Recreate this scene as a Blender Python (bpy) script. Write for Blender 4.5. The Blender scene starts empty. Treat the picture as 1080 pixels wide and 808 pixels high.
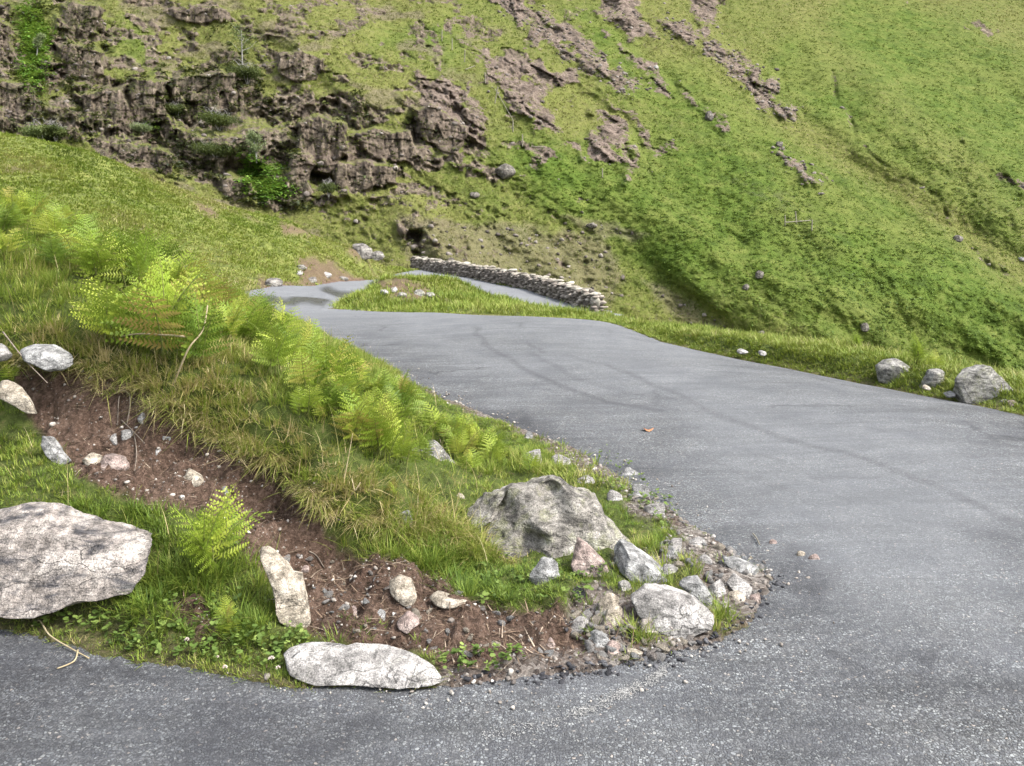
import bpy, math, random
import numpy as np
random.seed(11)
rng = np.random.default_rng(11)
SC = bpy.context.scene
COL = SC.collection
F, CX, VH, H = 800.0, 540.0, 240.0, 1.6      # focal length in photo pixels, principal column, horizon row, eye height

# ------------------------------------------------------------------ helpers
def P(u, v, d):
    return ((u - CX) / F * d, d, H - (v - VH) / F * d)
def proj(x, y, z):
    y = np.maximum(y, 1e-3)
    return CX + F * x / y, VH + F * (H - z) / y
def smooth(a, b, x):
    t = np.clip((x - a) / (b - a), 0, 1)
    return t * t * (3 - 2 * t)
def _h(ix, iy, iz, s):
    n = (ix * 374761393 + iy * 668265263 + iz * 1274126177 + s * 974711) & 0xFFFFFFFF
    n = ((n ^ (n >> 13)) * 1274126177) & 0xFFFFFFFF
    n = n ^ (n >> 16)
    return (n & 0xFFFFFF) / float(0xFFFFFF)
def vn(x, y, z=0.0, s=0):
    x = np.asarray(x, float); y = np.asarray(y, float); z = np.zeros_like(x) + z
    ix = np.floor(x).astype(np.int64); iy = np.floor(y).astype(np.int64); iz = np.floor(z).astype(np.int64)
    fx, fy, fz = x - ix, y - iy, z - iz
    fx = fx * fx * (3 - 2 * fx); fy = fy * fy * (3 - 2 * fy); fz = fz * fz * (3 - 2 * fz)
    r = 0
    for a in (0, 1):
        for b in (0, 1):
            for c in (0, 1):
                w = (fx if a else 1 - fx) * (fy if b else 1 - fy) * (fz if c else 1 - fz)
                r = r + w * _h(ix + a, iy + b, iz + c, s)
    return r * 2 - 1
def fbm(x, y, z=0.0, s=0, o=4, g=.5):
    r, a, f, t = 0, 1.0, 1.0, 0
    for k in range(o):
        r = r + a * vn(np.asarray(x) * f, np.asarray(y) * f, np.asarray(z) * f, s + k * 17); t += a
        a *= g; f *= 2.03
    return r / t
def sdpoly(px, py, poly):
    """signed distance to a polygon, positive outside"""
    poly = np.asarray(poly, float)
    px = np.asarray(px, float); py = np.asarray(py, float)
    d = np.full(px.shape, 1e18); ins = np.zeros(px.shape, bool)
    n = len(poly)
    for i in range(n):
        ax, ay = poly[i]; bx, by = poly[(i + 1) % n]
        ex, ey = bx - ax, by - ay
        wx, wy = px - ax, py - ay
        t = np.clip((wx * ex + wy * ey) / (ex * ex + ey * ey + 1e-12), 0, 1)
        d = np.minimum(d, (wx - ex * t) ** 2 + (wy - ey * t) ** 2)
        c = ((ay > py) != (by > py))
        with np.errstate(divide='ignore', invalid='ignore'):
            xi = (bx - ax) * (py - ay) / (by - ay if by != ay else 1e-9) + ax
        ins ^= c & (px < xi)
    d = np.sqrt(d)
    return np.where(ins, -d, d)
def sdline(px, py, line):
    d = np.full(np.shape(px), 1e18)
    for (ax, ay), (bx, by) in zip(line[:-1], line[1:]):
        ex, ey = bx - ax, by - ay
        t = np.clip(((px - ax) * ex + (py - ay) * ey) / (ex * ex + ey * ey + 1e-12), 0, 1)
        d = np.minimum(d, (px - ax - ex * t) ** 2 + (py - ay - ey * t) ** 2)
    return np.sqrt(d)
def polys(u, v, L, soft=6, warp=8, wf=.05, s=3):
    """0..1 mask of a list of polygons with a ragged edge"""
    wu = u + warp * fbm(u * wf, v * wf, 0, s, 3); wv = v + warp * fbm(u * wf, v * wf, 7.3, s + 5, 3)
    m = np.zeros(np.shape(u))
    for p in L:
        m = np.maximum(m, smooth(soft, -soft, sdpoly(wu, wv, p)))
    return m
def worley(x, y, s=0):
    """cellular noise: a random value per cell and the distance to the cell's border"""
    ix, iy = np.floor(x).astype(np.int64), np.floor(y).astype(np.int64)
    f1 = np.full(np.shape(x), 9.0); f2 = f1.copy(); val = np.zeros(np.shape(x))
    for a in (-1, 0, 1):
        for b in (-1, 0, 1):
            cx, cy = ix + a, iy + b; z0 = np.zeros_like(cx)
            d = np.hypot(cx + _h(cx, cy, z0, s) - x, cy + _h(cx, cy, z0 + 1, s) - y)
            nearer = d < f1
            f2 = np.where(nearer, f1, np.minimum(f2, d)); val = np.where(nearer, _h(cx, cy, z0 + 2, s), val); f1 = np.where(nearer, d, f1)
    return val, f2 - f1
class RBF:
    def __init__(s, pts, c=.15):
        pts = np.asarray(pts, float); s.p = pts[:, :2]; s.c = c
        n = len(pts)
        A = np.zeros((n + 3, n + 3))
        A[:n, :n] = s.k(pts[:, 0][:, None] - pts[:, 0][None], pts[:, 1][:, None] - pts[:, 1][None])
        A[:n, n] = 1; A[:n, n + 1:] = pts[:, :2]; A[n, :n] = 1; A[n + 1:, :n] = pts[:, :2].T
        b = np.zeros(n + 3); b[:n] = pts[:, 2]
        s.w = np.linalg.solve(A, b)
    def k(s, dx, dy):
        return -np.sqrt(dx * dx + dy * dy + s.c * s.c)
    def __call__(s, x, y):
        x = np.asarray(x, float); sh = x.shape; x = x.ravel(); y = np.asarray(y, float).ravel()
        r = np.empty(x.shape); n = len(s.p)
        for i in range(0, len(x), 40000):
            X, Y = x[i:i + 40000], y[i:i + 40000]
            K = s.k(X[:, None] - s.p[None, :, 0], Y[:, None] - s.p[None, :, 1])
            r[i:i + 40000] = K @ s.w[:n] + s.w[n] + s.w[n + 1] * X + s.w[n + 2] * Y
        return r.reshape(sh)
def mesh_data(name, V, faces, mat=None, attrs=None, smoothed=False):
    """faces: a list of integer arrays, each (n, k)"""
    V = np.asarray(V, np.float32)
    me = bpy.data.meshes.new(name)
    me.vertices.add(len(V)); me.vertices.foreach_set('co', V.ravel())
    fl = [np.asarray(f, np.int32) for f in faces if len(f)]
    idx = np.concatenate([f.ravel() for f in fl])
    cnt = np.concatenate([np.full(len(f), f.shape[1], np.int32) for f in fl])
    st = np.concatenate([[0], np.cumsum(cnt)[:-1]]).astype(np.int32)
    me.loops.add(len(idx)); me.loops.foreach_set('vertex_index', idx)
    me.polygons.add(len(cnt)); me.polygons.foreach_set('loop_start', st)
    me.update(calc_edges=True)
    if smoothed: me.polygons.foreach_set('use_smooth', np.ones(len(cnt), bool))
    for k, a in (attrs or {}).items():
        at = me.attributes.new(k, 'FLOAT', 'POINT'); at.data.foreach_set('value', np.asarray(a, np.float32))
    if mat: me.materials.append(mat)
    return me
def link(name, me, parent=None, loc=None):
    o = bpy.data.objects.new(name, me); COL.objects.link(o)
    if parent: o.parent = parent
    if loc is not None: o.location = loc
    return o
def obj(name, V, faces, mat, parent=None, attrs=None, smoothed=False, loc=None):
    return link(name, mesh_data(name, V, faces, mat, attrs, smoothed), parent, loc)
def tag(o, label=None, cat=None, group=None, kind=None):
    if label: o['label'] = label
    if cat: o['category'] = cat
    if group: o['group'] = group
    if kind: o['kind'] = kind
    return o
def empty(name, loc):
    o = bpy.data.objects.new(name, None); COL.objects.link(o); o.location = loc; o.empty_display_size = .1
    return o
def gridfaces(n, m):
    i = np.arange(n - 1)[:, None] * m + np.arange(m - 1)[None]
    return np.stack([i, i + 1, i + m + 1, i + m], -1).reshape(-1, 4)

# ------------------------------------------------------------------ materials
class Mat:
    def __init__(s, name):
        s.m = bpy.data.materials.new(name); s.m.use_nodes = True
        s.t = s.m.node_tree; s.b = s.t.nodes['Principled BSDF']; s.out = s.t.nodes['Material Output']
        s.co = s('ShaderNodeTexCoord').outputs['Object']
    def __call__(s, typ, ins=None, **pr):
        n = s.t.nodes.new(typ)
        for k, v in pr.items(): setattr(n, k, v)
        for k, v in (ins or {}).items():
            if isinstance(v, bpy.types.NodeSocket): s.t.links.new(v, n.inputs[k])
            else: n.inputs[k].default_value = v
        return n
    def noise(s, scale, detail=4, rough=.55, co=None, dist=0.0):
        return s('ShaderNodeTexNoise', {'Vector': co or s.co, 'Scale': scale, 'Detail': detail, 'Roughness': rough, 'Distortion': dist}).outputs['Fac']
    def vor(s, scale, co=None, feature='F1', rnd=1.0):
        return s('ShaderNodeTexVoronoi', {'Vector': co or s.co, 'Scale': scale, 'Randomness': rnd}, feature=feature)
    def attr(s, name):
        return s('ShaderNodeAttribute', attribute_name=name).outputs['Fac']
    def math(s, op, a, b=0.0, c=0.0, clamp=False):
        n = s('ShaderNodeMath', {0: a, 1: b, 2: c}, operation=op); n.use_clamp = clamp
        return n.outputs[0]
    def ramp(s, f, stops, interp='LINEAR'):
        n = s('ShaderNodeValToRGB', {'Fac': f}); r = n.color_ramp; r.interpolation = interp
        while len(r.elements) < len(stops): r.elements.new(.5)
        for e, (p, c) in zip(r.elements, stops):
            e.position = p; e.color = (c, c, c, 1) if isinstance(c, (int, float)) else (*c, 1)
        return n.outputs['Color']
    def mix(s, f, a, b, mode='MIX'):
        n = s('ShaderNodeMix', data_type='RGBA', blend_type=mode)
        for k, v in ((0, f), (6, a), (7, b)):
            if isinstance(v, bpy.types.NodeSocket): s.t.links.new(v, n.inputs[k])
            else: n.inputs[k].default_value = v if k == 0 or len(v) == 4 else (*v, 1)
        return n.outputs[2]
    def bump(s, h, strength=.5, dist=.01, prev=None):
        d = {'Height': h, 'Strength': strength, 'Distance': dist}
        if prev: d['Normal'] = prev
        return s('ShaderNodeBump', d).outputs['Normal']
    def fin(s, color, rough=.9, normal=None, spec=.3):
        s.t.links.new(color, s.b.inputs['Base Color'])
        if isinstance(rough, bpy.types.NodeSocket): s.t.links.new(rough, s.b.inputs['Roughness'])
        else: s.b.inputs['Roughness'].default_value = rough
        s.b.inputs['Specular IOR Level'].default_value = spec
        if normal: s.t.links.new(normal, s.b.inputs['Normal'])
        return s.m

def asphalt():
    m = Mat('chipped_asphalt')
    w = m('ShaderNodeVectorMath', {0: m.co, 1: m('ShaderNodeVectorMath', {0: m('ShaderNodeTexNoise', {'Vector': m.co, 'Scale': 60.0}).outputs['Color'], 'Scale': .01}, operation='SCALE').outputs[0]}, operation='ADD').outputs[0]
    v = m.vor(95, w); v2 = m.vor(210, w); e = m.vor(95, w, 'DISTANCE_TO_EDGE')
    rnd = m('ShaderNodeSeparateColor', {0: v.outputs['Color']}).outputs[0]
    rnd2 = m('ShaderNodeSeparateColor', {0: v2.outputs['Color']}).outputs[1]
    chips = m.ramp(rnd, [(0, (0.025, 0.026, 0.030)), (.3, (0.061, 0.064, 0.072)), (.6, (0.121, 0.129, 0.135)), (.86, (0.206, 0.217, 0.220)), (.97, (0.268, 0.279, 0.270)), (1, (0.344, 0.295, 0.254))])
    small = m.ramp(rnd2, [(0, .018), (.6, .048), (1, .13)])
    gap = m.ramp(e.outputs['Distance'], [(0.04, 0.0), (.2, 1.0)])
    patch = m.noise(.55, 4, .6)
    show = m.math('MULTIPLY', gap, m.ramp(m.math('ADD', m.noise(14, 2), m.math('MULTIPLY', patch, .35)), [(.45, .25), (.75, 1.0)]))
    c = m.mix(show, small, chips)
    c = m.mix(m.math('MULTIPLY', m.ramp(patch, [(.38, 0.0), (.68, 1.0)]), .38), c, (.130, .134, .141), 'MIX')
    c = m.mix(m.math('MULTIPLY', m.ramp(m.noise(1.7, 5, .65), [(.42, 0.0), (.64, 1.0)]), .5), c, (.034, .036, .043), 'MIX')
    sm = m('ShaderNodeMapping', {'Vector': m.co, 'Rotation': (0, 0, -.45), 'Scale': (.32, 2.2, 1)}).outputs[0]
    c = m.mix(1.0, c, m.ramp(m.noise(2.4, 6, .7, sm, .8), [(.3, .66), (.5, 1.0), (.68, 1.3)]), 'MULTIPLY')
    wc = m('ShaderNodeVectorMath', {0: m.co, 1: m('ShaderNodeVectorMath', {0: m('ShaderNodeTexNoise', {'Vector': m.co, 'Scale': 3.0, 'Detail': 6.0, 'Roughness': .7}).outputs['Color'], 'Scale': .5}, operation='SCALE').outputs[0]}, operation='ADD').outputs[0]
    crack = m.math('MULTIPLY', m.ramp(m.vor(.55, wc, 'DISTANCE_TO_EDGE').outputs['Distance'], [(.0, 1.0), (.010, .6), (.02, 0.0)]), m.ramp(m.noise(.8, 3), [(.5, 0.0), (.6, .8)]))
    c = m.mix(crack, c, (.022, .022, .025))
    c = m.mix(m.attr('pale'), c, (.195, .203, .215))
    c = m.mix(m.attr('fresh'), c, m.mix(.3, m.mix(1.0, c, (.42, .42, .45), 'MULTIPLY'), (.03, .03, .035)))
    n2 = m.ramp(m.noise(9, 4, .7), [(.3, .35), (.65, 1.0)])
    c = m.mix(m.math('MULTIPLY', m.attr('tyre'), n2), c, m.mix(.7, c, (.035, .035, .04)))
    c = m.mix(m.math('MULTIPLY', m.attr('wet'), .8), c, (.035, .036, .038))
    r = m.math('SUBTRACT', .85, m.math('MULTIPLY', m.attr('wet'), .6))
    hgt = m.math('ADD', m.math('MULTIPLY', show, m.math('ADD', .55, m.math('MULTIPLY', rnd, .45))), m.math('MULTIPLY', rnd2, .25))
    nb = m.bump(hgt, .75, .006)
    nb = m.bump(m.noise(3, 3), .25, .03, nb)
    return m.fin(c, r, nb, .35)

def soil():
    m = Mat('bank_soil')
    n1, n2, n3 = m.noise(3.2, 5, .6), m.noise(34, 6, .78), m.noise(130, 2, .6)
    v = m.vor(85); sep = m('ShaderNodeSeparateColor', {0: v.outputs['Color']})
    br = m.ramp(n2, [(.3, (0.020, 0.013, 0.009)), (.46, (0.069, 0.041, 0.029)), (.58, (0.144, 0.091, 0.065)), (.74, (0.250, 0.188, 0.147))])
    br = m.mix(m.ramp(n1, [(.4, 0.0), (.65, .7)]), br, m.ramp(n2, [(.32, (0.037, 0.022, 0.015)), (.5, (0.144, 0.094, 0.068)), (.68, (0.250, 0.181, 0.140))]))
    crumb = m.ramp(sep.outputs[0], [(.90, 0.0), (.93, 1.0)], 'CONSTANT')
    br = m.mix(m.math('MULTIPLY', crumb, m.ramp(v.outputs['Distance'], [(.25, 1.0), (.45, 0.0)])), br, m.ramp(sep.outputs[1], [(0, (0.175, 0.125, 0.100)), (1, (0.300, 0.263, 0.231))]))
    moss = m.ramp(m.noise(18, 4, .7), [(.3, (.04, .052, .011)), (.55, (.085, .115, .022)), (.75, (.17, .165, .055))])
    far = m.ramp(m.noise(2.2, 6, .68), [(.3, (.05, .058, .018)), (.5, (.12, .145, .032)), (.66, (.19, .2, .055)), (.8, (.26, .23, .11))])
    g = m.mix(m.attr('far'), moss, far)
    grit = m.ramp(m('ShaderNodeSeparateColor', {0: m.vor(60).outputs['Color']}).outputs[0], [(0, (.05, .045, .042)), (.4, (.17, .15, .13)), (1, (.38, .35, .315))])
    c = m.mix(m.math('ADD', m.attr('soil'), m.math('MULTIPLY', m.math('SUBTRACT', n2, .5), .5), clamp=True), g, br)
    c = m.mix(m.math('MULTIPLY', m.attr('grit'), m.ramp(n1, [(.35, .35), (.6, .9)])), m.mix(m.attr('grit'), c, br), grit)
    nb = m.bump(n2, 1.0, .05); nb = m.bump(v.outputs['Distance'], .35, .01, nb); nb = m.bump(n3, .4, .005, nb)
    return m.fin(c, .95, nb, .2)

def rock(name, cols, lichen=.25, streak=.5, scale=1.0, dark=(.035, .033, .03), moss=0.0, rot=.5):
    m = Mat(name)
    st = m('ShaderNodeMapping', {'Vector': m.co, 'Rotation': (0, rot, .3), 'Scale': (1.2, 1.5, 5.5)}).outputs[0]
    n1, n2 = m.noise(5 * scale, 6, .65), m.noise(30 * scale, 5, .7)
    s1 = m.noise(4.5 * scale, 6, .68, st, .6)
    k = len(cols) - 1
    c = m.ramp(m.math('ADD', m.math('MULTIPLY', n1, .55), m.math('MULTIPLY', s1, .45)), [(.32 + .36 * i / k, cc) for i, cc in enumerate(cols)])
    c = m.mix(m.math('MULTIPLY', m.ramp(n2, [(.5, 0.0), (.72, 1.0)]), .5), c, tuple(min(.8, x * 1.5) for x in cols[-1]))
    c = m.mix(m.math('MULTIPLY', m.ramp(m.noise(60 * scale, 3, .7), [(.5, 0.0), (.66, 1.0)]), .5), c, tuple(x * .45 for x in cols[0]))
    c = m.mix(m.math('MULTIPLY', m.ramp(s1, [(.38, 1.0), (.50, 0.0)]), streak), c, dark)
    c = m.mix(m.math('MULTIPLY', m.ramp(m.noise(11 * scale, 5, .75, dist=.4), [(.56, 0.0), (.64, 1.0)]), lichen), c, (.29, .285, .24))
    if moss:
        c = m.mix(m.math('MULTIPLY', m.ramp(m.noise(9 * scale, 4, .7), [(.5, 0.0), (.62, 1.0)]), moss), c, (.10, .11, .025))
    ck = m.vor(2.1 * scale, m('ShaderNodeVectorMath', {0: st, 1: m('ShaderNodeVectorMath', {0: m('ShaderNodeTexNoise', {'Vector': m.co, 'Scale': 6.0, 'Detail': 5.0}).outputs['Color'], 'Scale': .55}, operation='SCALE').outputs[0]}, operation='ADD').outputs[0], 'DISTANCE_TO_EDGE').outputs['Distance']
    crk = m.math('MAXIMUM', m.ramp(ck, [(.0, 0.0), (.022, 1.0)]), m.ramp(m.noise(3.1 * scale, 2), [(.46, 1.0), (.54, 0.0)]))
    c = m.mix(m.math('MULTIPLY', m.math('SUBTRACT', 1.0, crk), .28), c, dark)
    pit = m.noise(150 * scale, 4, .75)
    c = m.mix(1.0, c, m.ramp(pit, [(.36, .42), (.5, 1.05), (.64, 1.45)]), 'MULTIPLY')
    c = m.mix(1.0, c, m.ramp(m.noise(14 * scale, 6, .75), [(.36, .45), (.48, 1.1), (.6, 1.5)]), 'MULTIPLY')
    nb = m.bump(s1, .9, .02 / scale); nb = m.bump(n2, .9, .02 / scale, nb); nb = m.bump(crk, .8, .012 / scale, nb); nb = m.bump(pit, .7, .006 / scale, nb)
    return m.fin(c, .88, nb, .25)

def leaf(name, stops, trans=.35, src='tint', rough=.6, spec=.25):
    m = Mat(name)
    f = m.attr(src) if src != 'obj' else m('ShaderNodeObjectInfo').outputs['Random']
    c = m.ramp(f, stops)
    c = m.mix(.35, c, m.mix(1.0, c, m.ramp(m.noise(25, 3), [(.3, .5), (.7, 1.4)]), 'MULTIPLY'))
    m.fin(c, rough, None, spec)
    tr = m('ShaderNodeBsdfTranslucent', {'Color': m.mix(.3, c, (.30, .35, .06))})
    mx = m('ShaderNodeMixShader', {0: trans, 1: m.b.outputs[0], 2: tr.outputs[0]})
    m.t.links.new(mx.outputs[0], m.out.inputs['Surface'])
    return m.m

def plain(name, stops, scale=20, rough=.85):
    m = Mat(name)
    n = m.noise(scale, 4, .65)
    return m.fin(m.ramp(n, stops), rough, m.bump(n, .4, .01))

def tinted(name, stops, rough=.9, scale=60):
    m = Mat(name)
    c = m.ramp(m.attr('tint'), stops)
    n = m.noise(scale, 4, .7)
    c = m.mix(1.0, c, m.ramp(n, [(.3, .55), (.7, 1.35)]), 'MULTIPLY')
    return m.fin(c, rough, m.bump(n, .5, .01), .25)

def hill_material():
    m = Mat('fellside')
    n0, n1, n2 = m.noise(.10, 5, .6), m.noise(.55, 6, .68), m.noise(2.4, 5, .7)
    st = m('ShaderNodeMapping', {'Vector': m.co, 'Rotation': (0, 0.35, 0), 'Scale': (2.2, 1.0, .55)}).outputs[0]
    ns = m.noise(.9, 6, .7, st)
    g1 = m.ramp(n1, [(.3, (0.030, 0.050, 0.006)), (.5, (0.060, 0.095, 0.012)), (.7, (0.097, 0.129, 0.022))])
    g2 = m.ramp(ns, [(.32, (0.047, 0.047, 0.014)), (.5, (0.095, 0.097, 0.027)), (.66, (0.151, 0.140, 0.056))])
    g2 = m.mix(m.ramp(n2, [(.42, 0.0), (.62, .65)]), g2, (0.101, 0.125, 0.023))
    f = m.math('ADD', m.attr('dry'), m.math('MULTIPLY', m.math('SUBTRACT', n1, .5), 1.5), clamp=True)
    c = m.mix(f, g1, g2)
    c = m.mix(m.math('MULTIPLY', m.ramp(n0, [(.45, 0.0), (.62, 1.0)]), .35), c, (0.125, 0.129, 0.035))
    c = m.mix(m.math('MULTIPLY', m.ramp(m.noise(1.6, 5, .75), [(.58, 0.0), (.68, 1.0)]), m.math('MULTIPLY', m.attr('dry'), .9)), c, (.085, .068, .052))
    rk = m.ramp(m.math('ADD', m.math('MULTIPLY', n1, .35), m.math('MULTIPLY', m.noise(.8, 6, .66, m('ShaderNodeMapping', {'Vector': m.co, 'Scale': (2.6, 1.5, .42)}).outputs[0]), .65)), [(.38, (0.017, 0.013, 0.010)), (.47, (0.063, 0.050, 0.036)), (.56, (0.137, 0.109, 0.081)), (.67, (0.238, 0.199, 0.154))])
    pk = m.ramp(m.math('ADD', m.math('MULTIPLY', n2, .5), m.math('MULTIPLY', m.noise(.7, 6, .7), .5)), [(.36, (0.033, 0.026, 0.020)), (.47, (0.098, 0.074, 0.060)), (.55, (0.161, 0.126, 0.103)), (.66, (0.250, 0.203, 0.167))])
    rk = m.mix(m.attr('pink'), rk, pk)
    rf = m.math('ADD', m.attr('rockm'), m.math('MULTIPLY', m.math('SUBTRACT', m.noise(1.1, 6, .72), .5), 1.6))
    c = m.mix(m.ramp(rf, [(.48, 0.0), (.6, 1.0)]), c, rk)
    c = m.mix(m.math('MULTIPLY', m.attr('heath'), m.ramp(m.noise(.9, 5, .7), [(.5, 0.0), (.62, .8)])), c, m.ramp(n2, [(.3, (.022, .024, .012)), (.7, (.07, .08, .03))]))
    c = m.mix(m.attr('brown'), c, m.ramp(n2, [(.3, (.05, .035, .025)), (.7, (.18, .14, .115))]))
    nb = m.bump(n2, .8, .2); nb = m.bump(n1, .7, .6, nb); nb = m.bump(m.noise(9, 4, .7), .8, .1, nb)
    return m.fin(c, .95, nb, .15)
# ------------------------------------------------------------------ terrain functions
FRONT = [(-30, 7.5), (-14, 4.6), (-6, 3.7), (-3.5, 3.3), (-2.06, 3.05), (-1.56, 2.84), (-1.17, 2.75), (-.75, 2.63), (-.3, 2.63), (.07, 2.70), (.4, 2.78), (.72, 2.90), (.98, 3.08), (1.12, 3.30)]
BACK = [(1.17, 3.46), (1.05, 3.82), (.91, 4.27), (.72, 4.83), (.53, 5.33), (.15, 5.95), (-.16, 6.4), (-.84, 7.44), (-1.97, 9.85), (-3.2, 12.2), (-4.6, 15), (-6.65, 19)]
OUTER = [(-7.9, 22), (-8.0, 30), (-7.3, 42), (-6.25, 53), (-2.4, 44), (.73, 37), (3.4, 30), (6.3, 24), (10, 20), (17, 17), (30, 14)]
INNER = [(30, 10.5), (13, 13.4), (6.8, 17.5), (2.7, 22.3), (0, 28.3), (-2.7, 35.3), (-3.6, 36.5), (-4.3, 33), (-4.6, 26), (-4.5, 20), (-4.05, 17)]
RIGHT = [(-3.9, 16.4), (-1.7, 15), (.34, 13.8), (1.6, 12.8), (2.18, 10.9), (2.95, 9.85), (3.6, 9.0), (4.03, 8.26), (4.2, 7.3), (4.4, 6.4), (4.7, 4.5), (4.3, 2), (3, -.5), (0, -2.5), (-5, -2.5), (-14, -1.2), (-30, 1)]
ROADP = FRONT + BACK + OUTER + INNER + RIGHT
rp = [(-30, 4, 1.5), (-14, 2.5, .35), (-6, 1, .05), (-3, 1, 0), (-2.06, 3.05, 0), (-.8, 2.6, 0), (0, 0, 0), (3, 0, 0), (4, 4, 0), (1.2, 3.5, 0), (0, 6.5, 0), (4.3, 6.4, 0), (3, 8.5, 0), (-1.9, 9.8, 0), (1.6, 12.8, 0), (-1.7, 11.5, 0), (-3, 12.5, -.0), (1.2, 4.5, 0), (-.8, 7.4, 0), (2.2, 6, .02),
      (-1.6, 14.5, -.03), (.3, 13.8, -.03), (-3.9, 16.4, -.16), (-4.6, 15, -.1), (-6.65, 19, -.2), (-7.9, 22, -.3), (-4.55, 20, -.3), (-4.6, 26, -.5), (-8, 30, -.75), (-4.3, 32, -.8), (-7.3, 42, -1.25), (-6.25, 53, -1.3), (-5, 45, -1.25), (-2.4, 44, -1.32),
      (.73, 37, -1.42), (-2.7, 35.3, -1.35), (3.4, 30, -1.72), (0, 28.3, -1.8), (6.3, 24, -2.3), (2.7, 22.3, -2.35), (10, 20, -3.0), (6.8, 17.5, -2.9), (17, 17, -4.0), (13, 13.4, -3.9), (30, 14, -5.5), (30, 10, -5.5)]
ROADZ = RBF(rp, .6)
def B(u, v, d): return P(u, v, d)
gp = []
# the bank between the two arms of the bend
for u, v, d in [(0, 275, 4.9), (100, 300, 4.9), (180, 335, 5.0), (260, 372, 5.1), (330, 400, 5.2), (400, 452, 5.2), (470, 487, 5.0),
                (-150, 240, 5.0), (-400, 200, 5.2),
                (0, 350, 4.45), (30, 375, 4.3), (100, 392, 4.2), (190, 450, 4.0), (290, 498, 3.8), (340, 545, 3.6), (430, 562, 3.65), (530, 590, 3.62),
                (120, 432, 4.10), (190, 472, 3.97), (290, 522, 3.77), (340, 565, 3.58), (60, 418, 4.2), (0, 420, 4.2), (60, 440, 4.12), (120, 462, 4.0), (190, 495, 3.86), (230, 530, 3.62), (290, 560, 3.48), (380, 603, 3.38), (470, 620, 3.3),
                (40, 475, 3.85), (100, 500, 3.65), (150, 512, 3.6), (100, 540, 3.42), (0, 530, 3.5), (230, 580, 3.3), (300, 650, 2.98), (420, 650, 3.0), (520, 660, 3.0), (400, 680, 2.86), (200, 660, 2.93),
                (0, 640, 3.08), (100, 655, 2.98), (620, 660, 2.98), (690, 650, 3.07), (600, 610, 3.4), (650, 560, 3.9), (700, 600, 3.52), (560, 520, 4.5), (600, 505, 4.75), (500, 520, 4.3), (760, 610, 3.42),
                (-200, 600, 3.4), (-200, 450, 4.2), (-400, 560, 3.8)]:
    x, y, z = B(u, v, d); gp.append((x, y, max(z, .03)))
gp += [(-1.0, 6.6, .18), (-2.2, 7.2, .75), (-3.2, 7.2, 1.15), (-2.9, 9.5, .35), (-5, 8, 1.5), (-4.5, 11.5, .55), (-8, 9, 1.8), (-8, 15, .5), (-12, 13, 1.2), (-14, 8, 2.4), (-25, 11, 4), (-12, 18, .5), (-1.6, 7.6, .25), (-20, 18, 2.2), (-35, 22, 5)]
# verge on the far side of the road, dropping to the lower arm and the valley
gp += [(5.0, 7.0, .10), (5.2, 8.2, .02), (4.7, 9.2, .03), (4.2, 10.2, .02), (3.4, 11.2, .0), (2.6, 12.6, -.02), (2.0, 14.2, -.12), (.9, 15.2, -.18), (5.4, 5, .1), (6.0, 3, .1),
       (6.2, 8.6, -.28), (5.6, 10.0, -.32), (5.0, 11.5, -.4), (4.0, 13.5, -.6), (3.0, 16, -.85), (8, 8.5, -1.1), (8, 11, -1.8), (6, 14, -1.7), (11, 9, -2.3), (9, 5, -.8), (14, 5, -2.5), (9, 0, -.3), (20, 2, -4), (20, 9, -4.6),
       (30, 8, -6), (10, 23, -5), (7, 27, -3.6), (5, 33, -3.2), (20, 22, -8), (30, 20, -9), (20, 30, -12), (30, 50, -19), (41, 61, -16), (50, 45, -20), (60, 30, -16), (60, 10, -11), (12, 60, -11), (20, 45, -13), (25, 62, -14),
       (3.0, 37, -2.2), (-.5, 45, -2.2), (-4.5, 54, -1.8), (5, 50, -7), (-5, 63, -7), (2, 42, -4), (0, 75, -20), (30, 75, -25), (-20, 72, -14), (60, 75, -25)]
# island between the arms
for u, v, d in [(430, 289, 26), (418, 291, 23), (480, 300, 23.5), (540, 319, 20), (600, 330, 16.5), (380, 309, 18.6), (400, 303, 21)]:
    gp.append(B(u, v, d))
gp += [(-3.9, 30, -.35), (-2.6, 30, -.6), (-1, 26, -1.0), (-2.3, 20, -.25), (1.5, 20, -1.1), (3.5, 19, -1.6), (-3.2, 17.4, -.1), (-1.5, 16.3, -.1)]
# the grassy spur on the left
for u, v, d in [(0, 141, 34), (90, 162, 35), (200, 207, 36), (310, 237, 38), (380, 262, 42), (432, 277, 48), (200, 262, 27), (300, 272, 32), (345, 285, 34), (370, 283, 39), (0, 200, 27), (0, 250, 21),
                (-300, 60, 36), (-300, 180, 26), (-800, -100, 40), (-800, 100, 28), (100, 205, 30.5), (100, 255, 24), (180, 300, 21.5), (250, 240, 33), (440, 279, 54)]:
    gp.append(B(u, v, d))
gp += [(-15, 46, 0.2), (-11, 48, -2.0), (-8.6, 52, -2.2), (-23, 46, 3), (-12, 57, -7), (-22, 58, -5), (-40, 62, -3), (-9, 62, -7), (-50, 50, 9), (-60, 30, 14), (-70, 60, 8), (-70, 75, -8), (-40, 75, -12)]
gp += [(0, -4, .2), (-10, -6, 1), (-30, -20, 6), (30, -20, -3), (0, -60, 5), (-70, -40, 25), (70, -40, -10), (-70, 0, 15), (70, 0, -12)]
GRAW = RBF(gp + [(x, y, z) for x, y, z in rp[5:]], .12)

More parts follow.
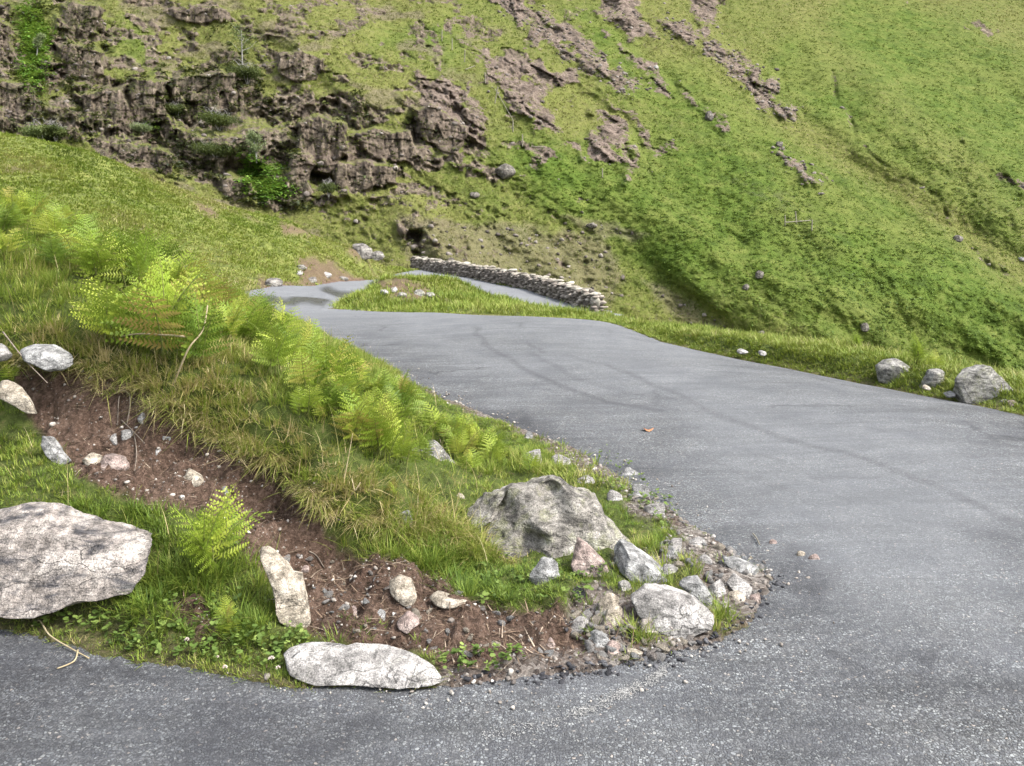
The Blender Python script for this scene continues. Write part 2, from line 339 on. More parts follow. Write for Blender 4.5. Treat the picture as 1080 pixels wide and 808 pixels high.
SOIL = [[(15, 382), (95, 390), (150, 405), (200, 440), (280, 485), (312, 498), (350, 545), (335, 600), (258, 600), (240, 560), (215, 545), (150, 528), (84, 505), (45, 462), (15, 425)],
        [(250, 545), (330, 560), (380, 585), (420, 588), (470, 605), (490, 635), (600, 645), (700, 690), (640, 705), (560, 715), (470, 715), (460, 690), (380, 680), (335, 665), (315, 650), (270, 600)],
        [(180, 630), (215, 640), (235, 670), (190, 665)]]
GRIT = [[(600, 640), (680, 560), (640, 508), (520, 440), (430, 405), (400, 395), (420, 390), (540, 430), (650, 490), (720, 525), (830, 600), (805, 640), (745, 690), (650, 705), (560, 720), (460, 724), (470, 705), (600, 680)]]
GTUFT = [[(648, 540), (700, 548), (722, 570), (700, 588), (665, 572)], [(700, 598), (735, 600), (728, 640), (695, 622)], [(752, 638), (778, 650), (766, 672), (742, 662)], [(640, 600), (704, 628), (690, 642), (628, 616)], [(598, 655), (622, 650), (630, 680), (604, 684)], [(640, 505), (668, 520), (660, 535), (630, 520)], [(668, 660), (690, 668), (680, 685), (662, 680)]]
ISL = [(395, 300), (420, 292), (440, 296), (470, 316), (420, 318)]
SPURB = [[(315, 270), (335, 268), (380, 292), (385, 300), (300, 306), (315, 292)], [(295, 232), (320, 238), (330, 250), (300, 246)], [(205, 212), (232, 222), (228, 228), (205, 220)], [(360, 262), (385, 258), (402, 275), (378, 272)], [(275, 292), (310, 296), (312, 306), (270, 306)]]

def road_sd(x, y):
    s = sdpoly(x, y, ROADP)
    k = np.clip(y / 12, .45, 2.0)
    return s + .05 * k * vn(x * 3.1, y * 3.1, 0, 5) + .025 * k * vn(x * 11, y * 11, 0, 6) + .012 * vn(x * 37, y * 37, 0, 8)
def ground(x, y, full=False):
    x = np.asarray(x, float); y = np.asarray(y, float)
    sd = road_sd(x, y)
    rz = ROADZ(x, y); g = GRAW(x, y)
    k = np.clip(.10 + .03 * np.maximum(y, 0), .12, .9)
    w = smooth(0, 1, sd / k)
    u, v = proj(x, y, g)
    near = smooth(9, 6, np.hypot(x, y - 3)); far = smooth(11, 16, y)
    grit = 0
    soilm = polys(u, v, SOIL, 6, 10, .05) * near
    grit = polys(u, v, GRIT, 6, 8, .06) * near * (1 - .85 * polys(u, v, GTUFT, 4, 6, .08))
    amp = near * (.035 * fbm(x * 5, y * 5, 0, 1, 3) + .022 * fbm(x * 16, y * 16, 0, 2, 3) * (1 + 1.6 * soilm) + soilm * .045 * (np.abs(fbm(x * 9, y * 9, 0, 27, 4)) - .2))
    amp = amp + near * (1 - soilm) * (1 - grit) * .05 * fbm(x * 2.6, y * 2.6, 0, 9, 2)
    # the turf lip undercut above the bare soil
    amp = amp + far * (.22 * fbm(x * .6, y * .6, 0, 4, 4) + .07 * fbm(x * 2.5, y * 2.5, 0, 14, 3)) + (1 - near) * (1 - far) * .05 * fbm(x * 2, y * 2, 0, 21, 3)
    z = np.where(sd > 0, (g + amp) * w + (rz + .012) * (1 - w), rz - .06 * np.clip(-sd / .08, 0, 1) - .25 * np.clip((-sd - .3), 0, 1))
    z = np.where((sd > 0) & (z < rz + .012) & (sd < 1.0) & (y < 10), rz + .012, z)
    if full: return z, sd, soilm, grit, far
    return z
def hit(u, v, d0=2.0, d1=60.0):
    """where the ray through a pixel of the photo meets the ground"""
    d = np.geomspace(d0, d1, 900)
    x, y, z = P(u, v, d)
    g = ground(x, y); g = np.where(road_sd(x, y) < 0, ROADZ(x, y) + .012 * fbm(x * 1.3, y * 1.3, 0, 77, 2), g)
    b = np.nonzero(z < g)[0]
    i = b[0] if len(b) else len(d) - 1
    return np.array([x[i], y[i], g[i]])

# ------------------------------------------------------------------ ground and road sheets
M_ground = soil(); M_road = asphalt(); M_hill = hill_material()
def radii(a, b, segs):
    r = [a]
    for lim, q in segs:
        while r[-1] < lim: r.append(r[-1] * q)
    return np.array(r)
th = np.radians(np.concatenate([np.arange(-180, -40, 4), np.arange(-40, 40.01, .15), np.arange(44, 181, 4)]))
rr = radii(.4, 85, [(2.0, 1.04), (6.5, 1.0055), (12, 1.010), (85, 1.0125)])
Rg, Tg = np.meshgrid(rr, th, indexing='ij')
X, Y = Rg * np.sin(Tg), Rg * np.cos(Tg)
Z, SD, SO, GR, FA = ground(X, Y, True)
U, VV = proj(X, Y, Z)
ok = Y > 1
bare = np.where(ok, polys(U, VV, SPURB + [ISL], 4, 7, .08), 0) * smooth(14, 16, Y)
mud = np.clip(SO + bare * .85 + smooth(.25, .02, SD) * .5 * (SD > -.1) + smooth(.3, .6, fbm(X * .5, Y * .5, 0, 31, 4)) * .5 * FA, 0, 1)
obj('ground', np.stack([X, Y, Z], -1).reshape(-1, 3), [gridfaces(*X.shape)[:, ::-1]], M_ground, None,
    {'soil': mud.ravel(), 'grit': np.clip(GR, 0, 1).ravel(), 'far': FA.ravel()}, True)['kind'] = 'structure'
tr = np.radians(np.concatenate([np.arange(-100, -42, 3), np.arange(-42, 48.01, .22), np.arange(50, 101, 3)]))
r2 = radii(.5, 60, [(1.8, 1.05), (16, 1.0065), (60, 1.02)])
Rg, Tg = np.meshgrid(r2, tr, indexing='ij')
X, Y = Rg * np.sin(Tg), Rg * np.cos(Tg)
sd = sdpoly(X, Y, ROADP)
Z = ROADZ(X, Y) + .012 * fbm(X * 1.3, Y * 1.3, 0, 77, 2)
fc = gridfaces(*X.shape)
keep = (sd.ravel()[fc] < .45).any(1)
U, VV = proj(X, Y, Z)
TY = [[(500, 345), (515, 365), (560, 395), (600, 410), (650, 426), (690, 433)], [(640, 385), (700, 410), (750, 437), (830, 463), (900, 480), (990, 515), (1075, 555)], [(560, 372), (600, 398), (660, 415), (730, 425)],
      [(600, 375), (650, 388), (720, 420)], [(745, 373), (790, 382), (830, 392)], [(690, 470), (760, 490), (830, 520)]]
ty = np.zeros(X.shape)
for k, l in enumerate(TY):
    wp = [tuple(hit(a, b)[:2]) for a, b in l]
    ty = np.maximum(ty, (.75, .6, .4, .32, .4, .32)[k] * smooth(.085, .01, sdline(X + .05 * vn(X * 2, Y * 2, 0, 3), Y, wp)))
WET = [[(262, 316), (300, 312), (350, 305), (400, 306), (360, 318), (320, 326), (270, 330)]]
wet = polys(U, VV, WET, 4, 10, .05) * smooth(.35, .55, .5 + .5 * vn(X * 1.1 + Y * .5, Y * .42, 0, 5)) * (Y > 13)
fresh = polys(U, VV, [[(560, 722), (640, 700), (745, 690), (760, 700), (640, 716), (560, 735)], [(965, 690), (985, 688), (985, 712), (965, 712)], [(1010, 555), (1080, 560), (1080, 610)], [(830, 580), (880, 600), (870, 635), (820, 620)], [(430, 420), (560, 440), (700, 500), (690, 515), (560, 460)], [(0, 660), (180, 705), (150, 730), (0, 690)], [(-50, 650), (300, 735), (420, 740), (330, 830), (-50, 830)], [(700, 600), (820, 640), (760, 690), (700, 690)]], 14, 14, .04) * (Y > 1) * (Y < 11) * np.clip(.5 + .8 * fbm(X * 1.5, Y * 1.5, 0, 15, 4), 0, 1) * .95
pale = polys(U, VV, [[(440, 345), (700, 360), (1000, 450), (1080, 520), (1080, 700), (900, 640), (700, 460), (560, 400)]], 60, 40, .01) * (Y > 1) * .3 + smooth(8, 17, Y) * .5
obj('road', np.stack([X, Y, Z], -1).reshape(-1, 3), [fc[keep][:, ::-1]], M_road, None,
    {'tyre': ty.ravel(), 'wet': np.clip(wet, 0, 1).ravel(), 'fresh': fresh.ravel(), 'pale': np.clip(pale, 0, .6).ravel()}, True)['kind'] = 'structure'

# ------------------------------------------------------------------ far fellside: a relief surface well beyond the road
def polyline_m(u, v, line, r, s=0):
    wu = u + 5 * fbm(u * .06, v * .06, 0, 40 + s, 3); wv = v + 4 * fbm(u * .06, v * .06, 3, 41 + s, 3)
    return smooth(r, r * .2, sdline(wu, wv, line))
CRAG = [[(55, 105), (90, 88), (140, 80), (230, 73), (290, 92), (340, 107), (400, 110), (465, 108), (495, 138), (480, 168), (430, 180), (400, 192), (350, 212), (300, 222), (240, 200), (200, 185), (150, 168), (100, 155), (60, 140)],
        [(-60, -10), (12, -10), (22, 40), (10, 85), (40, 100), (42, 145), (-60, 150)], [(58, -10), (112, -10), (112, 25), (88, 50), (62, 62), (75, 92), (50, 104), (40, 60)],
        [(60, 45), (110, 50), (118, 75), (70, 85)], [(400, 180), (440, 165), (490, 165), (520, 180), (480, 178), (430, 200)], [(425, 240), (450, 236), (455, 262), (430, 266)],
        [(630, -10), (665, -10), (672, 40), (655, 42)], [(725, -10), (762, -10), (758, 28), (740, 30)], [(-400, -100), (-60, -80), (-60, 160), (-400, 180)]]
LEDGE = [[(180, 8), (240, 8), (252, 24), (190, 26)], [(228, 48), (280, 48), (278, 66), (226, 62)], [(290, 55), (345, 58), (335, 86), (298, 82)], [(120, 20), (180, 15), (172, 30), (125, 35)],
         [(370, 10), (400, 15), (395, 30), (375, 28)], [(430, 85), (480, 95), (490, 125), (450, 110)], [(455, 15), (495, 15), (495, 30), (465, 30)], [(400, 60), (430, 50), (435, 62)], [(515, 172), (545, 178), (540, 192), (522, 190)],
         [(500, 250), (530, 245), (535, 262), (505, 262)], [(560, 265), (600, 270), (590, 282)], [(470, 258), (500, 262), (490, 272)], [(918, -10), (962, -10), (960, 8), (930, 9)], [(1018, 18), (1068, 30), (1075, 45), (1030, 38)], [(1035, 176), (1085, 190), (1085, 202), (1040, 186)],
         [(955, 14), (985, 12), (985, 22), (960, 24)], [(978, 118), (1020, 130), (1015, 142), (985, 130)]]
PINK = [[(490, 48), (530, 58), (600, 72), (625, 94), (575, 105), (562, 118), (580, 142), (560, 137), (525, 102), (500, 72)], [(528, 88), (565, 100), (602, 146), (590, 152), (560, 127)], [(620, 115), (650, 127), (682, 182), (665, 190), (632, 162)],
        [(500, 140), (518, 150), (530, 166), (514, 166)], [(590, 140), (612, 150), (640, 175), (620, 168)], [(680, 142), (720, 155), (716, 164), (685, 156)], [(505, -10), (545, -10), (600, 36), (682, 92), (668, 100), (600, 62), (555, 30)], [(640, -10), (700, 38), (692, 44), (648, 20)],
        [(700, 15), (740, 30), (790, 70), (845, 118), (832, 127), (780, 88), (740, 52), (705, 42)], [(815, 158), (842, 165), (878, 196), (865, 200), (828, 180)], [(430, 70), (480, 80), (520, 130), (480, 150), (450, 120)], [(470, 30), (500, 40), (520, 62), (495, 60)], [(640, 100), (665, 118), (700, 160), (676, 156)], [(545, 150), (575, 160), (590, 172), (560, 168)], [(760, 40), (790, 66), (806, 92), (786, 84)], [(640, 40), (680, 66), (720, 100), (690, 92)], [(735, -14), (762, -10), (758, 26), (742, 30), (728, 10)], [(636, -12), (668, -8), (674, 36), (655, 40)], [(720, 90), (770, 130), (760, 140), (725, 110)]]
BROWN = [[(675, 293), (700, 303), (735, 323), (765, 345), (825, 358), (870, 380), (800, 368), (740, 347), (690, 318)], [(590, 230), (640, 235), (690, 250), (640, 255)], [(420, 225), (640, 250), (660, 300), (640, 320), (430, 275)]]
HEATH = [[(60, 90), (140, 75), (230, 70), (300, 95), (330, 215), (300, 225), (150, 170), (90, 150)], [(230, 35), (280, 40), (290, 80), (240, 80)], [(0, -10), (110, -10), (110, 150), (0, 150)], [(340, 105), (400, 108), (390, 130), (350, 125)], [(430, 240), (450, 240), (450, 262), (430, 262)], [(750, 190), (790, 180), (900, 250), (880, 260)]]
GREEN = [[(520, 165), (600, 150), (700, 128), (900, 215), (1085, 300), (1085, 400), (900, 352), (760, 322), (680, 290), (640, 250), (560, 222)], [(790, 80), (880, 130), (1000, 230), (1085, 280), (1085, 50), (950, -20), (860, 10)], [(640, 90), (720, 60), (880, 190), (1000, 260), (700, 130)], [(600, 10), (690, 60), (740, 110), (640, 80)], [(110, 25), (150, 20), (165, 70), (120, 70)], [(20, -10), (55, -10), (45, 60), (20, 80)], [(380, 20), (470, 30), (480, 75), (380, 55)]]
FACES = [([(84, 97), (108, 93), (132, 95), (136, 118), (134, 141), (108, 143), (84, 140)], .09), ([(137, 86), (158, 82), (176, 86), (173, 126), (156, 132), (140, 130)], .03), ([(178, 82), (212, 76), (247, 80), (250, 114), (232, 118), (214, 110), (186, 106)], .03), ([(58, 48), (84, 46), (106, 55), (110, 80), (86, 88), (68, 80)], .03),
         ([(85, 146), (130, 148), (182, 160), (177, 186), (140, 176), (108, 160)], .02), ([(314, 130), (338, 122), (366, 131), (363, 163), (347, 186), (322, 182), (309, 172)], .04), ([(304, 160), (320, 164), (330, 175), (326, 208), (312, 212), (303, 200)], .03), ([(435, 115), (455, 108), (474, 116), (491, 137), (486, 166), (466, 162), (446, 145)], .04),
         ([(345, 176), (385, 172), (421, 177), (420, 197), (390, 200), (358, 204)], .02), ([(-30, 88), (10, 84), (36, 92), (41, 137), (10, 140), (-30, 138)], .03), ([(372, 140), (402, 134), (432, 142), (444, 166), (415, 172), (390, 168)], .03), ([(-40, 20), (-5, 10), (14, 30), (8, 70), (-20, 78), (-40, 74)], .03),
         ([(62, 4), (84, 0), (108, 6), (104, 36), (80, 44), (62, 34)], .03), ([(228, 190), (262, 186), (270, 205), (246, 212)], .02), ([(292, 58), (318, 54), (344, 62), (336, 84), (310, 88), (296, 78)], .02), ([(182, 10), (212, 4), (242, 10), (246, 24), (214, 28), (190, 26)], .02),          ]
STREAM = [(862, 50), (876, 80), (888, 112), (905, 150), (925, 170), (985, 205), (1006, 248), (1040, 278), (1085, 300)]
def seg(a, b, n): return np.linspace(a, b, n, endpoint=False)
ug = np.concatenate([seg(-1500, -220, 70), seg(-220, -40, 90), seg(-40, 560, 470), seg(560, 1280, 370), np.linspace(1280, 2600, 70)])
vg = np.concatenate([seg(-340, -25, 32), seg(-25, 230, 250), seg(230, 405, 115), np.linspace(405, 480, 10)])
Vg, Ug = np.meshgrid(vg, ug, indexing='ij')
def relief(u, v, full=False):
    u = np.array(u, float); v = np.array(v, float); p, q = (u - CX) / F, (v - VH) / F
    den = np.maximum(.75 - .15 * p + q, .3 + .05 * smooth(-60, -340, v))
    d = 51.0 / den
    # broad ribs running down the fall line (down and to the right)
    a = (u * .62 - v * .78); b = (u * .78 + v * .62)
    d = d + 4.6 * fbm(a * .012, b * .0035, 0, 50, 3) + .9 * fbm(a * .05, b * .022, 2, 51, 4) + .22 * fbm(u * .18, v * .25, 0, 52, 3)
    rightspur = smooth(-12, 40, (u - 890) * -.48 + (v - 175) * .88)      # the nearer slope in front of the stream
    d = d - 3.0 * rightspur * smooth(760, 900, u) * smooth(400, 300, v)
    d = d - .8 * np.exp(-(((u - 950) * .75 - (v - 95) * .9) / 38) ** 2) * smooth(860, 930, u)
    cr = polys(u, v, CRAG, 9, 26, .03); le = polys(u, v, LEDGE, 9, 20, .06, 13); pk = polys(u, v, PINK, 8, 16, .055, 23)
    bits = smooth(-.12, .22, fbm((u * .62 - v * .78) * .11, (u * .78 + v * .62) * .035, 0, 88, 4))
    le = le * bits; pk = pk * (.72 + .28 * bits); cr = cr * (1 - smooth(360, 430, u) * (1 - .35 - .65 * bits))
    rub = smooth(.04, .26, fbm(u * .05, v * .085, 0, 89, 4)) * smooth(760, 560, u + .5 * v) * smooth(300, 200, v)
    le = np.maximum(le, rub * .75)
    rub2 = smooth(.25, .4, fbm(u * .10, v * .16, 0, 90, 3)) * smooth(400, 460, u) * smooth(680, 600, u) * smooth(180, 215, v)
    le = np.maximum(le, rub2 * .6)
    w = v + 26 * fbm(u * .013, v * .008, 0, 60, 3) + 16 * fbm(u * .045, v * .02, 0, 62, 3) + 6 * fbm(u * .12, v * .04, 0, 63, 3) - .12 * u
    def stair(x, per):
        t = x / per; f = t - np.floor(t)
        return (f - smooth(.62, 1.0, f)) * per
    slope = .15
    d = d + cr * slope * (stair(w, 58) * .62 - 12 + stair(w + 17 + 12 * vn(u * .05, v * .02, 0, 64), 21) * .34)
    d = d + cr * (.5 * fbm(u * .09, v * .018, 0, 65, 3) + .15 * np.abs(fbm(u * .16, v * .09, 0, 66, 4)) + .35 * fbm(u * .4, v * .3, 0, 67, 2))
    q1, e1 = worley(u * .075 + .25 * fbm(u * .06, v * .05, 0, 33, 2), v * .026 + .2 * fbm(u * .05, v * .06, 4, 34, 2), 7)
    q2, e2 = worley(u * .19 + .2 * vn(u * .1, v * .1), v * .085, 8)
    allrock = np.clip(cr + .7 * le + .55 * pk, 0, 1)
    d = d + (allrock * .6) * (2.2 * (q1 - .5) + .4 * smooth(.10, 0, e1) + .6 * (q2 - .5) + .1 * smooth(.14, 0, e2))
    col = smooth(12, 0, sdpoly(u, v, [(84, 98), (132, 95), (135, 140), (84, 140)]))
    d = d + col * .45 * np.abs(np.sin(u * .55 + 1.2 * vn(u * .1, v * .03, 0, 5)))
    d = d + le * (slope * stair(w, 15) * 1.0 + .7 * fbm(u * .2, v * .25, 0, 68, 3) - .6)
    qa, ea = worley((u * .62 - v * .78) * .085 + .3 * fbm(u * .06, v * .06, 0, 92, 2), (u * .78 + v * .62) * .036, 93)
    qb, eb = worley((u * .62 - v * .78) * .22, (u * .78 + v * .62) * .12, 94)
    d = d + pk * (1.7 * (qa - .5) + .35 * smooth(.1, 0, ea) + .7 * (qb - .5) - .7)
    d = d + pk * (.25 * fbm(u * .22, v * .28, 0, 69, 3) + 1.1 * fbm((u * .62 - v * .78) * .10, (u * .78 + v * .62) * .03, 0, 70, 3) - .3)
    fm = np.zeros(np.shape(u))
    for F_, fl in FACES:
        fp = np.array(F_, float); lo_, hi_ = fp.min(0) - 12, fp.max(0) + 12
        box = (u > lo_[0]) & (u < hi_[0]) & (v > lo_[1]) & (v < hi_[1])
        if not box.any(): continue
        uu, vv = u[box], v[box]
        m_ = polys(uu, vv, [F_], 2.2, 7, .07, 29)
        cu, vb = fp[:, 0].mean(), fp[:, 1].max()
        db = 51.0 / (.75 - .15 * (cu - CX) / F + (vb - VH) / F)
        pv, pe = worley(uu * .115 + .12 * vn(uu * .2, vv * .05), vv * .022 + cu, 37)      # upright joints in the face
        hv, he = worley(uu * .05 + cu, vv * .11 + .3 * vn(uu * .06, vv * .1), 38)        # flat beds
        df = db + (.055 if cu < 560 else .115) * (vb - vv) + 1.2 * (pv - .5) + .28 * smooth(.10, 0, pe) + .6 * (hv - .5) + .12 * smooth(.1, 0, he) + fl * 6 * np.abs(fbm(uu * .22, vv * .02, 0, 39, 2)) + .14 * fbm(uu * .3, vv * .2, 0, 40, 3)
        d[box] = d[box] + m_ * (np.minimum(df, d[box] + .5) - d[box]); fm[box] = np.maximum(fm[box], m_)
    cr = np.maximum(cr * .8, fm)
    st = polyline_m(u, v, STREAM, 4.5, 1) * smooth(-.35, .25, vn(u * .05, v * .06, 0, 19))
    d = d + st * (.5 + .6 * vn(u * .12, v * .12, 0, 9))
    cave = smooth(13, 3, np.hypot(u - 437, (v - 251) * 1.1) + 4 * fbm(u * .15, v * .15, 0, 3, 2))
    d = d + cave * 2.6
    br = polys(u, v, BROWN, 4, 9, .06)
    d = d + br * .35 * fbm(u * .15, v * .3, 0, 72, 3)
    d = d + .10 * fbm(u * .5, v * .7, 0, 75, 2)
    d = d + .9 * np.exp(-(sdline(u, v, STREAM) / 34) ** 2) - 1.0 * np.exp(-(sdline(u, v, [(845, -20), (880, 60), (940, 110), (1010, 170), (1090, 235)]) / 30) ** 2)
    if full: return d, cr, le, pk, st, br
    return d
D, cr, le, pk, st, br = relief(Ug, Vg, True)
X, Y, Z = (Ug - CX) / F * D, D, H - (Vg - VH) / F * D
rockm = np.clip(cr * .92 + le * .8 + pk * .9 * (1 - .3 * smooth(.1, .5, fbm(Ug * .05, Vg * .05, 0, 81, 3))) + st * .5, 0, 1)
# flat tops of the crag ledges carry turf
dz = np.gradient(D, axis=0) / np.gradient(Vg, axis=0)
flat = smooth(.10, .35, -dz)
rockm = rockm * (1 - .5 * flat * cr)
grn = polys(Ug, Vg, GREEN, 22, 22, .02)
ridge = np.exp(-(sdline(Ug, Vg, [(845, -20), (880, 60), (940, 110), (1010, 170), (1090, 235)]) / 24) ** 2) + .8 * np.exp(-(sdline(Ug, Vg, [(820, 120), (900, 168), (1000, 228), (1090, 290)]) / 12) ** 2)
dry = np.clip(.82 + .30 * fbm((Ug * .62 - Vg * .78) * .022, (Ug * .78 + Vg * .62) * .005, 0, 97, 3) + .25 * smooth(520, 380, Ug) - .66 * grn + .45 * ridge + .18 * fbm(Ug * .02, Vg * .03, 0, 82, 3), 0, 1)
heath = polys(Ug, Vg, HEATH, 10, 14, .04)
pinkm = np.clip(pk * smooth(380, 480, Ug) + .25 * cr * smooth(-.1, .3, fbm(Ug * .02, Vg * .03, 0, 91, 2)), 0, 1)
obj('hillside', np.stack([X, Y, Z], -1).reshape(-1, 3), [gridfaces(*X.shape)], M_hill, None,
    {'rockm': rockm.ravel(), 'dry': dry.ravel(), 'heath': heath.ravel() * .8, 'pink': pinkm.ravel(), 'brown': np.clip(br * .45 + .55 * smooth(.12, .4, fbm(Ug * .03, Vg * .06, 0, 96, 4)) * smooth(620, 420, Ug + .4 * Vg), 0, 1).ravel()}, False)['kind'] = 'structure'
def hillpt(u, v):
    d = relief(np.asarray(u, float), np.asarray(v, float))
    return np.stack([(u - CX) / F * d, d, H - (v - VH) / F * d], -1)
# ------------------------------------------------------------------ rocks
M_cream = rock('cream_stone', [(0.132, 0.109, 0.082), (0.264, 0.228, 0.178), (0.369, 0.336, 0.284)], .15, .25, 1.6)
M_pale = rock('pale_schist', [(.060, .054, .052), (.20, .175, .155), (.36, .33, .30)], .12, .85, 1.0, (.035, .035, .04), 0, .25)
M_grey = rock('grey_stone', [(0.077, 0.073, 0.069), (0.170, 0.163, 0.149), (0.306, 0.290, 0.264)], .45, .6, 1.2, moss=.25)
M_blue = rock('blue_grey_stone', [(.085, .084, .082), (.185, .183, .177), (.31, .305, .295)], .2, .35, 1.4)
M_slab = rock('light_grey_slab', [(.12, .112, .105), (.23, .218, .205), (.33, .315, .298)], .15, .35, 1.2)
M_pink = rock('pinkish_stone', [(0.109, 0.084, 0.070), (0.219, 0.167, 0.148), (0.320, 0.269, 0.237)], .15, .4, 1.5)
M_out = rock('weathered_outcrop', [(.06, .055, .048), (.155, .143, .125), (.30, .282, .255)], .45, .6, .9, (.04, .037, .034), .35, .9)
M_dark = rock('dark_stone', [(0.019, 0.019, 0.020), (0.037, 0.037, 0.040), (0.074, 0.074, 0.074)], .1, .3, 1.6)
M_fell = rock('fell_boulder', [(.03, .026, .022), (.08, .07, .06), (.16, .145, .125)], .3, .4, .3)
M_far = rock('far_stone', [(0.062, 0.056, 0.050), (0.143, 0.130, 0.118), (0.248, 0.236, 0.211)], .35, .5, .25)

def body(pts_fn, nl, nm, seed, amp, cuts, cutlo, freq, sq3=(1, 1, 1), front=0.0):
    """closed lumpy body: pts_fn(theta, phi) -> unit-ish coords, then facets and noise"""
    r = np.random.default_rng(seed)
    t = np.linspace(0, math.pi, nl)[1:-1]; p = np.linspace(0, 2 * math.pi, nm, endpoint=False)
    T, Q = np.meshgrid(t, p, indexing='ij')
    V = np.concatenate([pts_fn(np.zeros(1), np.zeros(1)), pts_fn(T.ravel(), Q.ravel()), pts_fn(np.full(1, math.pi), np.zeros(1))])
    for k in range(cuts):
        n = r.normal(size=3); n[1] *= 1 + front; n /= np.linalg.norm(n)
        dn = V @ n
        o = dn.max() * r.uniform(cutlo, .97)
        V = V - np.maximum(dn - o, 0)[:, None] * n * .95
    V = V * np.asarray(sq3)
    q = V * freq + seed % 97 * 1.7
    ax = r.normal(size=3) * (.4, .4, 1.6); ax /= np.linalg.norm(ax)
    h = V @ ax
    lay = fbm(h * freq * 3.2 + .8 * fbm(q[:, 0], q[:, 1], q[:, 2], 5, 2), h * 0 + seed, q[:, 0] * .35, seed % 40, 3)
    disp = fbm(q[:, 0], q[:, 1], q[:, 2], seed % 50, 4) * .7 + (np.abs(fbm(q[:, 0] * 1.3, q[:, 1] * 1.3, q[:, 2] * 2.6, seed % 50 + 3, 4)) - .2) * -.9 + lay * .55
    V = V * (1 + amp * disp[:, None])
    m = nl - 2
    i = 1 + np.arange(m - 1)[:, None] * nm + np.arange(nm)[None]; j = 1 + np.arange(m - 1)[:, None] * nm + (np.arange(nm)[None] + 1) % nm
    quads = np.stack([i, i + nm, j + nm, j], -1).reshape(-1, 4)
    a = np.arange(nm); b = (a + 1) % nm; last = len(V) - 1; o = 1 + (m - 1) * nm
    tris = np.concatenate([np.stack([np.zeros(nm, int), 1 + a, 1 + b], -1), np.stack([np.full(nm, last), o + b, o + a], -1)])
    return V, [quads, tris]
def sph(T, Q):
    return np.stack([np.sin(T) * np.cos(Q), np.sin(T) * np.sin(Q), np.cos(T)], -1)
def outline_rock(name, label, poly, thick, mat, d=None, lean=.5, amp=.08, cuts=14, seed=None, detail=1.0, cat='rock', group=None, sink=0.0, sq=.62, cutlo=.6, dents=(), lobes=(), bury=1.0):
    poly = np.array(poly, float)
    if d is None: d = hit(poly[poly[:, 1].argmax(), 0], poly[:, 1].max() - 2)[1] + thick * .45
    if bury != 1.0:
        mid = (poly[:, 1].min() + poly[:, 1].max()) / 2
        vm_, hh_ = poly[:, 1].max(), poly[:, 1].max() - poly[:, 1].min(); cu_ = (poly[:, 0].min() + poly[:, 0].max()) / 2
        low = poly[:, 1] > mid
        poly[low, 0] = cu_ + (poly[low, 0] - cu_) * 1.12; poly[low, 1] = vm_ + (bury - 1) * hh_ - .25 * (vm_ - poly[low, 1])
    seed = seed if seed is not None else int(poly.sum() * 7) % 9973
    c = (poly.min(0) + poly.max(0)) / 2
    if d is None:
        d = hit(poly[poly[:, 1].argmax(), 0], poly[:, 1].max() - 2)[1] + thick * .45
    n = len(poly)
    dense = np.concatenate([poly[i] + (poly[(i + 1) % n] - poly[i]) * np.linspace(0, 1, 12, endpoint=False)[:, None] for i in range(n)])
    zc = H - (c[1] - VH) / F * d; xc = (c[0] - CX) / F * d
    yy = (d + lean * (H - zc)) / (1 + lean * (dense[:, 1] - VH) / F)      # where each outline ray meets the leaning plane of the stone
    a, b = (dense[:, 0] - CX) / F * yy - xc, H - yy * (dense[:, 1] - VH) / F - zc
    ang = np.arctan2(b, a); o = np.argsort(ang); ang, rad = ang[o], np.hypot(a, b)[o]
    S = rad.max()
    def fn(T, Q):
        r = np.interp((Q + math.pi) % (2 * math.pi) - math.pi, ang, rad, period=2 * math.pi) / S
        s = np.sin(T) ** sq
        return np.stack([r * s * np.cos(Q), -np.cos(T), r * s * np.sin(Q)], -1)
    size = S * F / d
    nm = int(np.clip(size * 2.2, 26, 230) * detail); nl = max(12, int(nm * .5))
    V, Fc = body(fn, nl, nm, seed, amp, cuts, cutlo, 3.0, (1, thick / S, 1), .9)
    V = V * S
    V[:, 1] += lean * V[:, 2]
    for du, dv, dr, dp in dents:
        q = np.array(P(du, dv, d)) - np.array(P(c[0], c[1], d))
        V[:, 1] += dp * np.exp(-((V[:, 0] - q[0]) ** 2 + (V[:, 2] - q[2]) ** 2) / (dr * d / F) ** 2) * (V[:, 1] < lean * V[:, 2])
    for k, lp in enumerate(lobes):
        o2 = outline_rock('lobe', None, lp, thick * .8, mat, d + .02, lean + .35, amp * .8, cuts, seed + 9 + k)
        me = o2.data; n0 = len(me.vertices); v2 = np.empty(n0 * 3, np.float32); me.vertices.foreach_get('co', v2)
        v2 = v2.reshape(-1, 3) + np.array(o2.location) - np.array(P(c[0], c[1], d))
        f2 = [np.array([p.vertices[:] for p in me.polygons if len(p.vertices) == q]) for q in (4, 3)]
        bpy.data.objects.remove(o2)
        Fc = [np.concatenate([a_, b_ + len(V)]) for a_, b_ in zip(Fc, f2)]; V = np.concatenate([V, v2])
    o = obj(name, V, Fc, mat, None, None, True, (P(c[0], c[1], d)[0], d, P(c[0], c[1], d)[2] - sink))
    return tag(o, label, cat, group)
def ell(u, v, rx, ry, rot=0, seed=0, n=11):
    r = np.random.default_rng(seed + int(u * 3 + v * 5))
    t = np.linspace(0, 2 * math.pi, n, endpoint=False) + r.uniform(-.2, .2, n); k = r.uniform(.8, 1.1, n)
    x, y = rx * k * np.cos(t), ry * k * np.sin(t); cr_, sr_ = math.cos(rot), math.sin(rot)
    return np.stack([u + x * cr_ - y * sr_, v + x * sr_ + y * cr_], -1)

